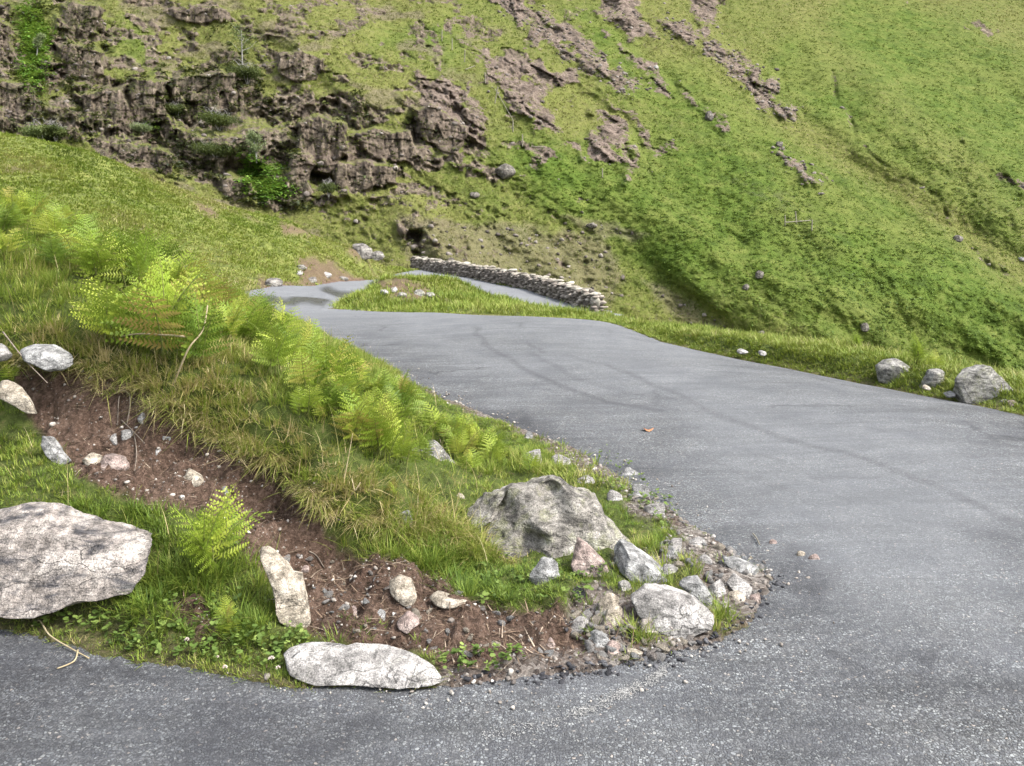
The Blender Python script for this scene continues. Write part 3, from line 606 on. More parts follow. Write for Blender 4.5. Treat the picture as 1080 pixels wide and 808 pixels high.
R = outline_rock
R('boulder', 'big flat pale boulder streaked with dark grey beside the lower road arm', [(-70, 548), (0, 540), (20, 535), (50, 534), (70, 541), (95, 555), (130, 563), (150, 566), (170, 581), (189, 594), (191, 603), (172, 613), (145, 619), (112, 626), (90, 631), (70, 635), (45, 643), (30, 642), (0, 641), (-70, 648)], .20, M_pale, 3.16, .75, .13, 8, 5, 1.4, 'boulder')
R('rock_slab', 'long light grey slab lying flush against the asphalt edge', [(300, 690), (320, 684), (338, 684), (360, 688), (372, 684), (410, 688), (440, 697), (455, 708), (466, 722), (430, 726), (370, 722), (330, 724), (305, 714)], .06, M_slab, 2.70, 1.7, .07, 8, 9, 1.1, sink=-.012)
R('standing_stone', 'tall cream slab stone leaning upright in brown soil', [(274, 578), (282, 576), (300, 594), (307, 605), (318, 607), (325, 630), (322, 650), (306, 648), (298, 630), (288, 610)], .07, M_cream, None, .45, .05, 7, 12, bury=1.15)
R('stone', 'egg-like cream stone on bare soil right of the upright slab', [(410, 614), (420, 607), (434, 612), (441, 632), (438, 642), (424, 636), (412, 625)], .05, M_cream, None, .4, .05)
R('stone', 'thin flat cream flake stone on soil below a grass tuft', [(452, 628), (462, 624), (475, 630), (497, 634), (492, 638), (468, 641), (458, 637)], .035, M_cream, None, .9, .04, 4)
R('stone', 'flat pinkish flake beside the egg-like cream stone', [(418, 655), (430, 644), (446, 655), (437, 660), (430, 667), (420, 662)], .04, M_pink, None, .8, .04)
R('rock_outcrop', 'largest weathered grey outcrop with a dark hollow near its crest', [(470, 532), (492, 519), (520, 511), (545, 506), (568, 505), (590, 501), (602, 506), (619, 509), (629, 522), (637, 541), (652, 556), (676, 579), (704, 602), (726, 628), (690, 636), (640, 628), (590, 624), (540, 614), (500, 596), (474, 566)], .24, M_out, 3.80, .55, .15, 14, 24, 1.5, 'rock outcrop', None, .035, .5, .66, [(583, 519, 14, .13), (560, 562, 18, .10), (528, 536, 13, .08), (606, 522, 16, -.07), (612, 572, 14, .09), (570, 540, 12, -.05), (648, 590, 14, .05), (505, 548, 16, .06)])
R('bedrock_ridge', 'low grey striped bedrock ridge running from the outcrop to the gravel', [(636, 572), (652, 570), (668, 577), (690, 594), (715, 613), (724, 626), (704, 624), (670, 609), (648, 598), (638, 588)], .15, M_blue, 3.44, .9, .09, 12, 31, 1.3)
R('stone', 'blue-grey rounded stone propped under the big outcrop', [(558, 592), (566, 583), (576, 580), (588, 590), (591, 603), (586, 613), (570, 607), (560, 601)], .07, M_blue, None, .25, .08, 16, 35, sink=.02, cutlo=.45, bury=1.15)
R('stone', 'smooth pinkish slab leaning on the foot of the big outcrop', [(597, 576), (608, 567), (620, 575), (640, 595), (643, 606), (618, 608), (604, 602), (598, 590)], .08, M_pink, None, .6, .05)
R('boulder', 'whitish pitted boulder at the tip of the bank by the asphalt', [(666, 632), (680, 621), (710, 625), (735, 634), (752, 648), (750, 658), (735, 662), (715, 671), (690, 662), (672, 648)], .12, M_slab, None, .8, .11, 10, 40, 1.2, 'boulder', cutlo=.66)
R('stone', 'rounded pale stone tucked under the pitted whitish boulder', [(696, 660), (704, 655), (713, 658), (718, 672), (704, 671), (698, 666)], .04, M_pale, None, .4)
R('stone', 'wedge stone half grey and half tan behind the pitted boulder', [(713, 613), (722, 609), (736, 608), (746, 620), (755, 633), (746, 638), (735, 632), (722, 622)], .06, M_blue, None, .6)
R('stone', 'long smooth white stone at the gravel point nearest the road', [(762, 608), (772, 604), (790, 616), (798, 626), (785, 628), (770, 620)], .045, M_slab, None, .7, .04)
R('stone', 'flat cream stone below the long white stone on the gravel', [(765, 626), (780, 623), (788, 628), (782, 634), (768, 633)], .04, M_cream, None, .8, .04)
R('stone', 'flat grey stone slab poking onto the asphalt beyond the long white stone', [(758, 590), (775, 588), (800, 598), (812, 606), (800, 607), (775, 602)], .05, M_blue, None, 1.2, .04)
R('boulder', 'cone-topped grey boulder rising from the bracken', [(424, 490), (434, 476), (448, 466), (457, 465), (466, 474), (480, 490), (488, 506), (470, 515), (440, 514), (428, 505)], .13, M_grey, 4.75, .35, .08, 10, 51, 1, 'boulder', bury=1.15)
R('stone', 'pointed lichen-spotted grey stone in dry grass below the bracken', [(338, 470), (344, 458), (348, 454), (362, 468), (374, 480), (378, 494), (360, 500), (345, 490), (340, 482)], .07, M_grey, 4.1, .25, .06, 9, 52, bury=1.15)
R('rock_slab', 'grey slab stone jutting from under the turf above the soil hollow', [(24, 368), (36, 363), (52, 364), (70, 374), (80, 382), (76, 389), (58, 391), (44, 385), (30, 378)], .10, M_blue, 4.12, .8, .06, 8, 53)
R('stone', 'white angular stone at the upper end of the soil hollow', [(-12, 364), (0, 361), (8, 368), (13, 377), (4, 382), (-12, 378)], .06, M_slab, 4.1, .4)
R('stone', 'long tan stone edge showing above a patch of lush grass', [(-8, 404), (6, 400), (20, 408), (32, 424), (38, 436), (28, 436), (10, 424), (-6, 416)], .05, M_cream, 3.95, .5)
R('stone', 'narrow grey stone ridge between soil and lush grass', [(40, 460), (48, 456), (60, 472), (72, 486), (74, 493), (64, 492), (50, 478)], .05, M_blue, 3.78, .5)
R('stone', 'rounded tan-grey stone half buried above the long green tuft', [(104, 488), (110, 480), (122, 476), (132, 482), (136, 494), (128, 502), (112, 499)], .06, M_pink, 3.75, .4)
R('stone', 'smooth tan stone touching the half buried rounded one', [(88, 484), (96, 477), (106, 482), (108, 492), (96, 494)], .05, M_cream, 3.76, .4)
R('stone', 'bright cream block lying alone on the soil hollow floor', [(192, 496), (198, 494), (213, 503), (215, 511), (208, 515), (195, 509)], .04, M_cream, None, .5, .05)
small = [(150, 439, 6, 6, M_slab, 'white stone in a gap under the drooping tan turf'), (134, 457, 8, 5, M_slab, 'blue-white stone beside a bare root in the hollow'), (121, 462, 5, 5, M_slab, 'round white stone at the foot of the bare roots'),
         (174, 464, 8, 4, M_blue, 'flat grey stone in shade under the tan turf'), (168, 474, 4, 4, M_slab, 'little white stone below the flat grey one'), (164, 487, 7, 4, M_slab, 'flat whitish stone in the middle of the soil hollow'),
         (200, 470, 7, 3, M_slab, 'thin pale flake at the shaded end of the hollow'), (217, 488, 5, 4, M_cream, 'tan stone above the bright cream block'), (238, 517, 5, 5, M_blue, 'small bluish stone right of the bright cream block'),
         (322, 600, 7, 4, M_pink, 'small pink-white stone right of the tall cream slab'), (316, 586, 4, 3, M_slab, 'white pebble above the pink-white stone'), (399, 610, 6, 3, M_slab, 'white flat stone left of the egg-like cream stone'),
         (401, 648, 6, 6, M_blue, 'bluish stone left of the pinkish flake'), (373, 645, 5, 6, M_pink, 'squarish pink stone in the soil above the slab'), (357, 684, 7, 4, M_pink, 'small pinkish stone perched on the long slab edge'),
         (292, 634, 6, 5, M_blue, 'bluish stone at the left foot of the tall cream slab'), (484, 522, 6, 5, M_cream, 'round tan stone at the left end of the outcrop'), (428, 545, 9, 10, M_blue, 'grey stone half hidden in the grass bank'),
         (561, 481, 14, 6, M_slab, 'white flat-topped stone in turf behind the outcrop'), (589, 486, 13, 7, M_slab, 'white stone with a shaded side behind the outcrop'), (617, 506, 9, 4, M_slab, 'flat white stone just behind the outcrop crest'),
         (557, 459, 6, 5, M_blue, 'blue-grey stone on the gravel edge above the white stones'), (608, 626, 8, 5, M_dark, 'dark slate stone in grass below the outcrop'), (643, 637, 9, 8, M_cream, 'orange-cream block on the grit'),
         (646, 650, 11, 8, M_cream, 'cream block below the orange-cream one'), (612, 659, 10, 7, M_slab, 'rounded white stone on the grit'), (634, 672, 11, 10, M_blue, 'cube-like grey stone with a dark face on the grit'),
         (640, 660, 6, 5, M_pink, 'small pinkish block above the cube-like stone'), (669, 688, 8, 7, M_cream, 'pale stone at the asphalt lip of the grit'), (648, 684, 7, 6, M_pink, 'brownish stone right of the cube-like stone'),
         (682, 661, 8, 6, M_pale, 'whitish stone at the left foot of the pitted boulder'), (578, 678, 12, 7, M_pink, 'dull pink stone at the edge of the bare soil'), (731, 664, 7, 4, M_slab, 'whitish stone right below the pitted boulder'),
         (756, 619, 7, 8, M_slab, 'white block between the wedge stone and the long white stone'), (657, 618, 9, 5, M_slab, 'whitish stone between turf and striped ridge'), (668, 612, 8, 5, M_slab, 'chalky stone beside the striped ridge'),
         (712, 575, 10, 6, M_slab, 'bright white stone on the upper gravel'), (735, 572, 9, 4, M_slab, 'flat white flake near the asphalt on the upper gravel'), (706, 582, 8, 5, M_blue, 'pale blue-grey stone under the bright white one'),
         (685, 590, 9, 6, M_cream, 'tan stone along the top of the striped ridge'), (708, 600, 9, 5, M_slab, 'tilted white stone over a dark gap by the striped ridge'), (741, 590, 8, 5, M_slab, 'grey-white stone at the asphalt side of the upper gravel'),
         (664, 497, 9, 4, M_blue, 'dark grey flat stone on the road edge behind the outcrop'), (674, 517, 10, 6, M_blue, 'grey stone beside a dark one at the gravel rim'), (648, 524, 8, 5, M_slab, 'pale stone on gravel level with the outcrop crest'),
         (690, 536, 10, 5, M_slab, 'pale flat stone at the gravel rim above the turf'), (797, 630, 7, 4, M_pink, 'small brownish stone right of the long white stone'), (815, 572, 4, 3, M_pink, 'tan chip on the asphalt beyond the gravel'), (858, 588, 6, 3, M_pink, 'brown stone alone on the asphalt'),
         (845, 585, 5, 3, M_cream, 'cream chip next to the brown stone on the asphalt')]
for k, (u, v, rx, ry, mt, lb) in enumerate(small):
    R('stone', lb, ell(u, v, rx * (1.3 if u > 600 else 1), ry * (1.4 if u > 600 else 1.1), .35 * ((k % 3) - 1), k, 8), min(rx, ry) * .0042 + .006, mt, None, .35, .06, 14, 100 + k, cutlo=.42, sq=.5, bury=1.25)
# far side of the road
R('boulder', 'largest boulder on the far verge, tilted and grey with a paler face', [(1008, 402), (1022, 392), (1040, 386), (1052, 387), (1068, 398), (1082, 412), (1090, 428), (1070, 434), (1050, 424), (1030, 412)], .34, M_grey, 7.1, .05, .08, 16, 61, 1.2, 'boulder', None, 0, cutlo=.45, bury=1.5)
R('boulder', 'rounded mossy grey boulder on the far verge nearest the yellow ferns', [(926, 386), (935, 380), (946, 378), (958, 382), (961, 390), (950, 395), (930, 392)], .18, M_grey, 8.35, .05, .07, 14, 62, 1, 'boulder', None, 0, cutlo=.62, bury=1.6)
R('boulder', 'small lumpy grey boulder between two bigger ones on the verge', [(972, 398), (980, 390), (990, 388), (997, 394), (994, 403), (980, 404)], .13, M_grey, 7.85, .05, .07, 14, 63, 1, 'boulder', None, 0, cutlo=.62, bury=1.6)
R('stone', 'flat pale stone in the verge grass by the road', [(994, 416), (1002, 412), (1010, 416), (1006, 420), (997, 420)], .06, M_blue, 7.2, .8)
R('stone', 'bright white stone below the large tilted boulder', [(1054, 424), (1064, 420), (1067, 424), (1060, 427)], .06, M_slab, 6.9, .6)
R('stone', 'pink-grey lump at the verge edge below the white stone', ell(1068, 428, 6, 6, 0, 3), .06, M_pink, 6.8, .6)
R('stone', 'grey flat stone at the asphalt edge below the large tilted boulder', ell(1064, 438, 14, 7, .2, 3), .09, M_blue, 6.75, 1.0)
R('stone', 'small tan stone low in the verge grass', ell(977, 409, 4, 3, 0, 3), .05, M_cream, 7.45, .6)
R('stone', 'white flat stone where verge and asphalt meet', ell(783, 368, 7, 3, 0, 3), .10, M_slab, 9.85, .5, sink=.035)
R('stone', 'little white stone at the verge beside the white flat one', ell(804, 370, 4, 3, 0, 3), .07, M_slab, 9.65, .5, sink=.03)
for (u, v, rx, ry), lb in (((405, 309, 6, 4), 'pale stone at the left end of the stones on the grassy island'), ((416, 306, 5, 4), 'squarish pale stone on the bare patch of the grassy island'), ((424, 311, 6, 3), 'low grey stone in front on the grassy island'), ((443, 309, 7, 4), 'lumpy grey stone on the grassy island beside bare earth'), ((454, 311, 6, 3), 'flat pale stone at the right end of the island stones')):
    R('stone', lb, ell(u, v, rx, ry, 0, 9), .15, M_slab if u < 420 else M_grey, hit(u, v + 2, 12)[1], .5)
for (u, v, rx, ry), lb in (((382, 265, 14, 9), 'jagged grey crag knob at the end of the grassy spur'), ((398, 270, 8, 6), 'smaller pale knob below the jagged one on the spur'), ((290, 299, 9, 6), 'dark grey rock by the road under the spur'), ((318, 282, 6, 3), 'white rock in the earth scar on the spur'), ((330, 296, 6, 5), 'grey rock at the foot of the earth scar'), ((362, 294, 6, 3), 'pale low rock at the right foot of the earth scar'), ((316, 288, 4, 3), 'pale rock just under the white one in the scar'), ((345, 290, 5, 4), 'pinkish rock in the middle of the earth scar')):
    R('rock', lb, ell(u, v, rx, ry, .2, 4), .4 if rx > 7 else .22, M_far if rx > 5 else M_slab, hit(u, v + ry * .5, 18)[1] + .1, .5, .14, 9, int(u))
for (u, v, rx, ry), lb in (((801, 290, 5, 5), 'upper of two lone pale boulders low on the bracken slope'), ((787, 303, 4, 4), 'lower brownish one of two lone boulders on the bracken slope'), ((912, 345, 5, 5), 'lone grey boulder low on the slope above the yellow ferns'), ((1078, 273, 4, 3), 'bright white boulder high on the far slope at the stream'),
                           ((500, 206, 6, 4), 'pale boulder in the olive grass under the pink slabs'), ((533, 181, 11, 9), 'brownish boulder at the foot of the bare rock slabs on the fellside'), ((692, 71, 3, 2.5), 'small white boulder on the grass beside the upper scree'), ((1010, 252, 5, 4), 'dark boulder in the stream gully'), ((822, 152, 4, 4), 'pale boulder above the little scree patch'), ((748, 123, 5, 6), 'brown boulder between two scree bands'), ((1008, 385, 4, 3), 'small pale boulder behind the large tilted verge boulder'), ((624, 238, 7, 3), 'flat pale boulder in the stony olive grass above the wall')):
    d = float(hillpt(np.array([u]), np.array([v + ry * .5]))[0, 1])
    R('boulder', lb, ell(u, v, rx, ry, 0, 4), rx / F * d * .9, M_slab if 'white' in lb else M_fell, d, .4, .10, 8, int(u), 1, 'boulder')

M_crumb = tinted('asphalt_crumb', [(0, (.012, .012, .014)), (.6, (.035, .035, .039)), (1, (.09, .09, .095))], .9, 80)
# small stones: one group at the tip of the bank, the rest of the grit is uncountable
protos = []
def blob(seed, nl=9, nm=13, amp=.08):
    return body(sph, nl, nm, seed, amp, 11, .42, 2.0)
mats = [M_slab, M_cream, M_pale, M_blue, M_cream, M_slab]
for k in range(12):
    V, Fc = blob(300 + k)
    protos.append(mesh_data('small_stone', V * (1, .8, .6), Fc, mats[k % 6], None, False))
def inpoly(n, poly, seed):
    r = np.random.default_rng(seed); p = np.asarray(poly, float); lo, hi = p.min(0), p.max(0); out = []
    while len(out) < n:
        q = r.uniform(lo, hi, (n * 4, 2)); q = q[sdpoly(q[:, 0], q[:, 1], p) < 0]; out += list(q)
    return out[:n]
def strew(n, poly, lo, hi, label, group, seed):
    for k, (u, v) in enumerate(inpoly(n, poly, seed)):
        q = hit(u, v)
        o = link('small_stone', protos[(k * 5 + seed) % 12], None, q)
        s = lo + (hi - lo) * random.random() ** 2.2
        o.scale = (s, s * random.uniform(.7, 1), s * random.uniform(.6, 1)); o.rotation_euler = (random.uniform(-.5, .5), random.uniform(-.5, .5), random.uniform(0, 6.3))
        tag(o, label, 'stone', group)
strew(85, [(600, 645), (668, 640), (690, 668), (750, 672), (740, 688), (660, 700), (600, 690)], .012, .042, 'small angular stone among the grit under the pitted boulder', 'small stones on the grit under the pitted boulder', 1)
strew(85, [(690, 560), (745, 568), (825, 600), (800, 635), (755, 640), (745, 610), (700, 600)], .012, .045, 'small pale stone on the gravel point beside the asphalt', 'small stones on the gravel point', 2)
strew(65, [(600, 480), (640, 500), (700, 530), (735, 562), (700, 560), (650, 520), (600, 492)], .012, .034, 'small stone on the gravel strip along the road behind the outcrop', 'small stones on the gravel strip', 3)
strew(75, [(270, 560), (400, 600), (560, 650), (590, 690), (470, 700), (340, 660)], .008, .032, 'small pale stone on the bare brown soil slope', 'small stones on the bare soil slope', 4)

def merged(base, pos, scl, rot, tint):
    """many copies of one small body in one array"""
    V, Fc = base; n, k = len(pos), len(V)
    c, s = np.cos(rot)[:, None], np.sin(rot)[:, None]
    L = V[None] * scl[:, None, :]
    X = L[..., 0] * c - L[..., 1] * s + pos[:, 0:1]; Yy = L[..., 0] * s + L[..., 1] * c + pos[:, 1:2]; Zz = L[..., 2] + pos[:, 2:3]
    f = [(np.arange(n)[:, None, None] * k + q[None]).reshape(-1, q.shape[1]) for q in Fc]
    return np.stack([X, Yy, Zz], -1).reshape(-1, 3), f, np.repeat(tint, k)
def join(parts):
    Vs, Q, T, A, o = [], [], [], [], 0
    for V, f, t in parts:
        Vs.append(V); A.append(t)
        for q in f: (Q if q.shape[1] == 4 else T).append(q + o)
        o += len(V)
    return np.concatenate(Vs), [np.concatenate(x) for x in (Q, T) if x], np.concatenate(A)
M_grit = tinted('grit_stone', [(0, (.03, .027, .026)), (.3, (.115, .10, .09)), (.6, (.22, .195, .168)), (.85, (.33, .30, .265)), (1, (.42, .395, .36))])
r = np.random.default_rng(5)
def bank_points(n, xlo=-4.6, xhi=1.4, ylo=2.5, yhi=12.5, seed=0):
    r = np.random.default_rng(seed); x = r.uniform(xlo, xhi, n); y = ylo + (yhi - ylo) * r.uniform(0, 1, n) ** 1.5
    z, sd, so, gr, fa = ground(x, y, True)
    u, v = proj(x, y, z)
    k = (u > -120) & (u < 1200)
    return [a[k] for a in (x, y, z, sd, so, gr, u, v)]
x, y, z, sd, so, gr, u, v = bank_points(60000, seed=77)
edge = smooth(.35, .0, np.abs(sd - .02)) * smooth(330, 420, u + 0 * v) * .8
edge2 = smooth(.07, .0, np.abs(sd)) * .14
k = r.uniform(0, 1, len(x)) < np.clip(gr * .62 * (sd > -.12) + edge * .28 * (sd > -.5) + so * .5 + edge2, 0, 1) * (.25 + .75 * smooth(-.3, .3, vn(x * 4, y * 4, 0, 3)))
pos = np.stack([x, y, np.where(sd < 0, ROADZ(x, y) + .004, z)], -1)[k]
n = len(pos); s = (.0035 + .014 * r.uniform(0, 1, n) ** 4) * (1 + .05 * pos[:, 1]); s *= np.where(so[k] > .5, .9, 1) * np.where(sd[k] < 0, .7, 1)
parts = []
for q in range(6):
    i = np.arange(n) % 6 == q
    parts.append(merged(blob(400 + q, 6, 8, .1), pos[i], np.stack([s[i], s[i] * .8, s[i] * r.uniform(.45, .8, i.sum())], -1), r.uniform(0, 6.3, i.sum()), np.clip(r.beta(1.9, 1.2, i.sum()), 0, 1)))
V, Fc, t = join(parts)
tag(obj('gravel', V, Fc, M_grit, None, {'tint': t}), 'loose mixed gravel and grit along the bank edge and in the soil', 'gravel', None, 'stuff')

r = np.random.default_rng(15); pp = []
for (a, b), (c_, e), m in (((560, 716), (640, 704), 150), ((640, 704), (740, 686), 170), ((740, 686), (800, 640), 90), ((800, 640), (825, 605), 60), ((590, 660), (680, 690), 50), ((440, 722), (560, 716), 60), ((610, 640), (700, 690), 40)):
    for k in range(m // 2):
        t = r.uniform(); pp.append(hit(a + (c_ - a) * t + r.normal(0, 5), b + (e - b) * t + r.normal(0, 5)))
pos = np.array(pp); n = len(pos); s = .004 + .016 * r.uniform(0, 1, n) ** 2.5
V, Fc, t = merged(blob(431, 6, 8, .1), pos, np.stack([s, s * .8, s * .65], -1), r.uniform(0, 6.3, n), r.uniform(0, 1, n))
tag(obj('asphalt_crumbs', V, Fc, M_crumb, None, {'tint': t}), 'black crumbs of broken asphalt along the ragged road edge', 'rubble', None, 'stuff')
# ------------------------------------------------------------------ grass
M_grass = leaf('grass_blades', [(0, (.03, .06, .009)), (.2, (.07, .125, .014)), (.4, (.130, .188, .026)), (.55, (.21, .262, .038)), (.68, (.29, .275, .085)), (.82, (.37, .29, .14)), (1, (.46, .39, .23))], .3)
def blades(root, az, lean, L, W, tint, droop, lv=(0, .36, .72, 1.0)):
    n = len(root); dx, dy = np.cos(az), np.sin(az)
    out = []
    for t in lv:
        h = L * (np.sin(lean) * t + .55 * droop * t * t); zz = L * (np.cos(lean) * t - .55 * droop * t * t)
        c = root + np.stack([dx * h, dy * h, zz], -1)
        if t < 1:
            w = (W * (1 - t ** 1.6) * .5)[:, None] * np.stack([-dy, dx, 0 * dx], -1)
            out += [c - w, c + w]
        else: out.append(c)
    V = np.stack(out, 1); k = V.shape[1]; b = np.arange(n)[:, None] * k
    q = []
    for j in range(len(lv) - 2): q.append(np.concatenate([b + 2 * j, b + 2 * j + 1, b + 2 * j + 3, b + 2 * j + 2], 1))
    tri = np.concatenate([b + k - 3, b + k - 2, b + k - 1], 1)
    return V.reshape(-1, 3), [np.concatenate(q), tri] if q else [tri], np.repeat(tint, k)
def tufts(cx, cy, cz, per, spread, L, W, tint, lean0, droop, r, tvar=.1, lv=(0, .36, .72, 1.0), toward=None):
    n = len(cx); i = np.repeat(np.arange(n), per); m = len(i)
    az = r.uniform(0, 2 * math.pi, m)
    if toward is not None: az = np.where(r.uniform(0, 1, m) < toward[i], -math.pi / 2 + r.normal(0, .7, m), az)
    rad = np.abs(r.normal(0, 1, m)) * spread[i]
    root = np.stack([cx[i] + np.cos(az) * rad, cy[i] + np.sin(az) * rad, cz[i] - .006 - .1 * rad], -1)
    return blades(root, az + r.normal(0, .5, m), np.abs(r.normal(0, 1, m)) * .5 * lean0[i] + .08, L[i] * r.uniform(.45, 1.15, m), W[i] * r.uniform(.7, 1.3, m), np.clip(tint[i] + r.normal(0, tvar, m), 0, 1), droop[i] * r.uniform(.3, 1.2, m), lv)
DRYP = [[(-80, 345), (0, 350), (100, 335), (200, 385), (300, 430), (380, 490), (450, 525), (540, 575), (540, 602), (430, 566), (335, 545), (290, 500), (190, 452), (90, 394), (-80, 380)], [(60, 430), (100, 430), (100, 490), (60, 480)], [(380, 500), (470, 500), (520, 560), (420, 560)], [(200, 350), (260, 380), (300, 420), (230, 420)]]
SHORTP = [[(-80, 620), (90, 640), (200, 650), (330, 650), (340, 735), (-80, 735)], [(440, 410), (540, 440), (720, 530), (740, 600), (640, 560), (560, 480), (470, 480)], [(330, 640), (420, 660), (560, 700), (540, 725), (440, 725)], [(620, 590), (720, 640), (700, 640), (640, 620)], [(480, 590), (660, 600), (660, 640), (500, 650)]]
LONGP = [[(62, 528), (170, 530), (195, 585), (125, 572), (60, 545)], [(120, 600), (240, 600), (280, 680), (160, 680)], [(400, 540), (500, 560), (560, 640), (440, 640)]]
BLOND = [[(210, 355), (250, 365), (245, 415), (200, 400)], [(420, 250), (0, 0), (0, 0)]]
r = np.random.default_rng(8)
x, y, z, sd, so, gr, u, v = bank_points(19000, seed=12)
dry = polys(u, v, DRYP, 8, 14, .05, 8); sh = polys(u, v, SHORTP, 8, 10, .05, 9); lo = polys(u, v, LONGP, 6, 10, .05, 10)
ROCKX = [[(296, 690), (330, 680), (410, 684), (445, 694), (466, 715), (370, 718), (300, 712)], [(0, 535), (110, 550), (190, 592), (150, 600), (60, 606), (-60, 608), (-60, 540)], [(268, 572), (300, 585), (330, 650), (298, 655), (270, 600)], [(470, 500), (630, 500), (675, 585), (650, 600), (560, 600), (500, 560)], [(325, 450), (385, 450), (385, 503), (330, 503)], [(420, 460), (490, 460), (495, 518), (420, 518)]]
rx_ = polys(u, v, ROCKX, 2, 3, .05)
dens = (1 - polys(u, v, ROCKX[:1], 2, 3, .05)) * (1 - .35 * rx_) * (1 - smooth(.25, .7, so)) * (1 - .93 * smooth(.3, .7, gr)) * (sd > .015) * (.72 + .28 * smooth(-.35, .1, vn(x * 6, y * 6, 0, 71)))
k = r.uniform(0, 1, len(x)) < dens
x, y, z, sd, so, gr, u, v, dry, sh, lo, rx_ = [a[k] for a in (x, y, z, sd, so, gr, u, v, dry, sh, lo, rx_)]
sh = np.maximum(sh, smooth(.14, .03, sd))
n = len(x); big = fbm(x * 1.4, y * 1.4, 0, 44, 3)
L = .090 + .035 * dry * (1 - .5 * smooth(230, 330, u)) + .045 * lo - .055 * sh + .045 * big - .045 * smooth(230, 140, u) * smooth(400, 440, v); L = np.clip(L * r.uniform(.6, 1.3, n) * (1 - .62 * rx_), .022, .3)
tint = .46 + .14 * big + r.normal(0, .07, n) + .36 * dry * r.uniform(.3, 1.1, n) - .12 * lo - .03 * sh
parts = [tufts(x, y, z, np.clip((34 + 16 * lo + 16 * dry) * smooth(13, 5, y) + 8, 8, 70).astype(int), .022 + .03 * (1 - sh) * r.uniform(.4, 1.2, n), L, (.0034 - .0008 * sh) * (1 + .07 * y), tint, 1.0 + .2 * dry, (.35 + .3 * dry + .25 * lo), r, .10, toward=.55 * dry)]
V, Fc, t = join(parts)
# close-cropped turf right up to the asphalt
x, y, z, sd, so, gr, u, v = bank_points(90000, seed=19)
zone = (1 - polys(u, v, ROCKX[:1], 2, 3, .05)) * np.maximum(polys(u, v, SHORTP + GTUFT, 8, 10, .05, 9), smooth(.22, .05, sd)) * (1 - .96 * smooth(.25, .6, gr)) * (1 - .8 * smooth(.4, .8, so))
k = (r.uniform(0, 1, len(x)) < zone * .6 * (.3 + .7 * smooth(-.4, .1, vn(x * 7, y * 7, 0, 72)))) & (sd > -.012)
x, y, z, sd = x[k], y[k], z[k], sd[k]; n = len(x)
parts.append(tufts(x, y, z, np.full(n, 12), np.full(n, .014), r.uniform(.018, .05, n), np.full(n, .0026) * (1 + .08 * y), np.clip(.36 + .16 * fbm(x * 2, y * 2, 0, 4, 3) + r.normal(0, .08, n) + .12 * smooth(.06, .0, sd), 0, 1), np.full(n, 1.3), np.full(n, .5), r, .09, (0, .5, 1.0)))
V, Fc, t = join(parts)
tag(obj('grass', V, Fc, M_grass, None, {'tint': t}), 'mixed green and tan grass covering the roadside bank', 'grass', None, 'stuff')
# seed stalks standing above the bank grass
x, y, z, sd, so, gr, u, v = bank_points(5200, seed=91)
k = (sd > .25) & (so < .4) & (gr < .3) & (r.uniform(0, 1, len(x)) < .25 + .75 * polys(u, v, DRYP, 30, 14, .05, 8)) & (u < 520)
q = np.stack([x, y, z], -1)[k]; n = len(q)
V, Fc, t = blades(q, r.uniform(0, 6.3, n), np.abs(r.normal(0, .35, n)), r.uniform(.12, .34, n), r.uniform(.0016, .0030, n) * (1 + .06 * q[:, 1]), np.clip(r.normal(.80, .12, n), .45, 1), r.uniform(.1, .7, n), (0, .3, .6, .85, 1.0))
tag(obj('seed_stalks', V, Fc, M_grass, None, {'tint': t}), 'thin straw coloured seed stalks standing in the bank grass', 'grass', None, 'stuff')
# drooping tan fringe along the torn turf lip
lip = [(-40, 378), (30, 390), (95, 396), (150, 412), (195, 448), (240, 470), (285, 492), (312, 512), (345, 545), (400, 555), (450, 565), (520, 590)]
lp = []
for (a, b), (c, e) in zip(lip[:-1], lip[1:]):
    for f in np.linspace(0, 1, 16, endpoint=False):
        lp.append((a + (c - a) * f + r.normal(0, 3), b + (e - b) * f - 5 + r.normal(0, 6)))
q = np.array([hit(a, b) for a, b in lp]); n = len(q)
V, Fc, t = tufts(q[:, 0], q[:, 1], q[:, 2] + .01, np.full(n, 56), np.full(n, .035), r.uniform(.06, .14, n) * (1 - .3 * (np.array(lp)[:, 0] > 215)), np.full(n, .003), np.clip(r.normal(.70, .12, n), .4, .95), np.full(n, 1.5), np.full(n, 1.35), r, .12, toward=np.full(n, .75))
tag(obj('tussock_grass', V, Fc, M_grass, None, {'tint': t}), 'tan drooping tussock grass hanging over the bare soil', 'grass', None, 'stuff')
# broad-leaved weeds and clover in the turf by the asphalt
M_weed = leaf('weed_leaves', [(0, (.035, .06, .012)), (.5, (.085, .135, .025)), (1, (.19, .245, .06))], .25)
wp = inpoly(170, [(0, 640), (90, 655), (200, 660), (320, 665), (335, 715), (250, 706), (100, 685), (0, 655)], 3) + inpoly(30, [(150, 610), (260, 620), (300, 660), (180, 670)], 4) + inpoly(40, [(440, 690), (560, 690), (540, 712), (460, 712)], 5) + inpoly(60, [(480, 590), (640, 600), (640, 640), (500, 640)], 6) + inpoly(80, [(640, 470), (720, 540), (700, 560), (620, 500)], 7)
q = np.array([hit(a, b) for a, b in wp]); n = len(q); m = 5
i = np.repeat(np.arange(n), m); az = r.uniform(0, 6.3, n * m); sz = r.uniform(.004, .012, n)[i] * r.uniform(.7, 1.2, n * m)
c0 = q[i] + np.stack([np.cos(az) * sz * .9, np.sin(az) * sz * .9, .012 + r.uniform(0, .03, n * m)], -1)
ring = np.linspace(0, 2 * math.pi, 7)[:-1]; dx, dy = np.cos(az)[:, None], np.sin(az)[:, None]
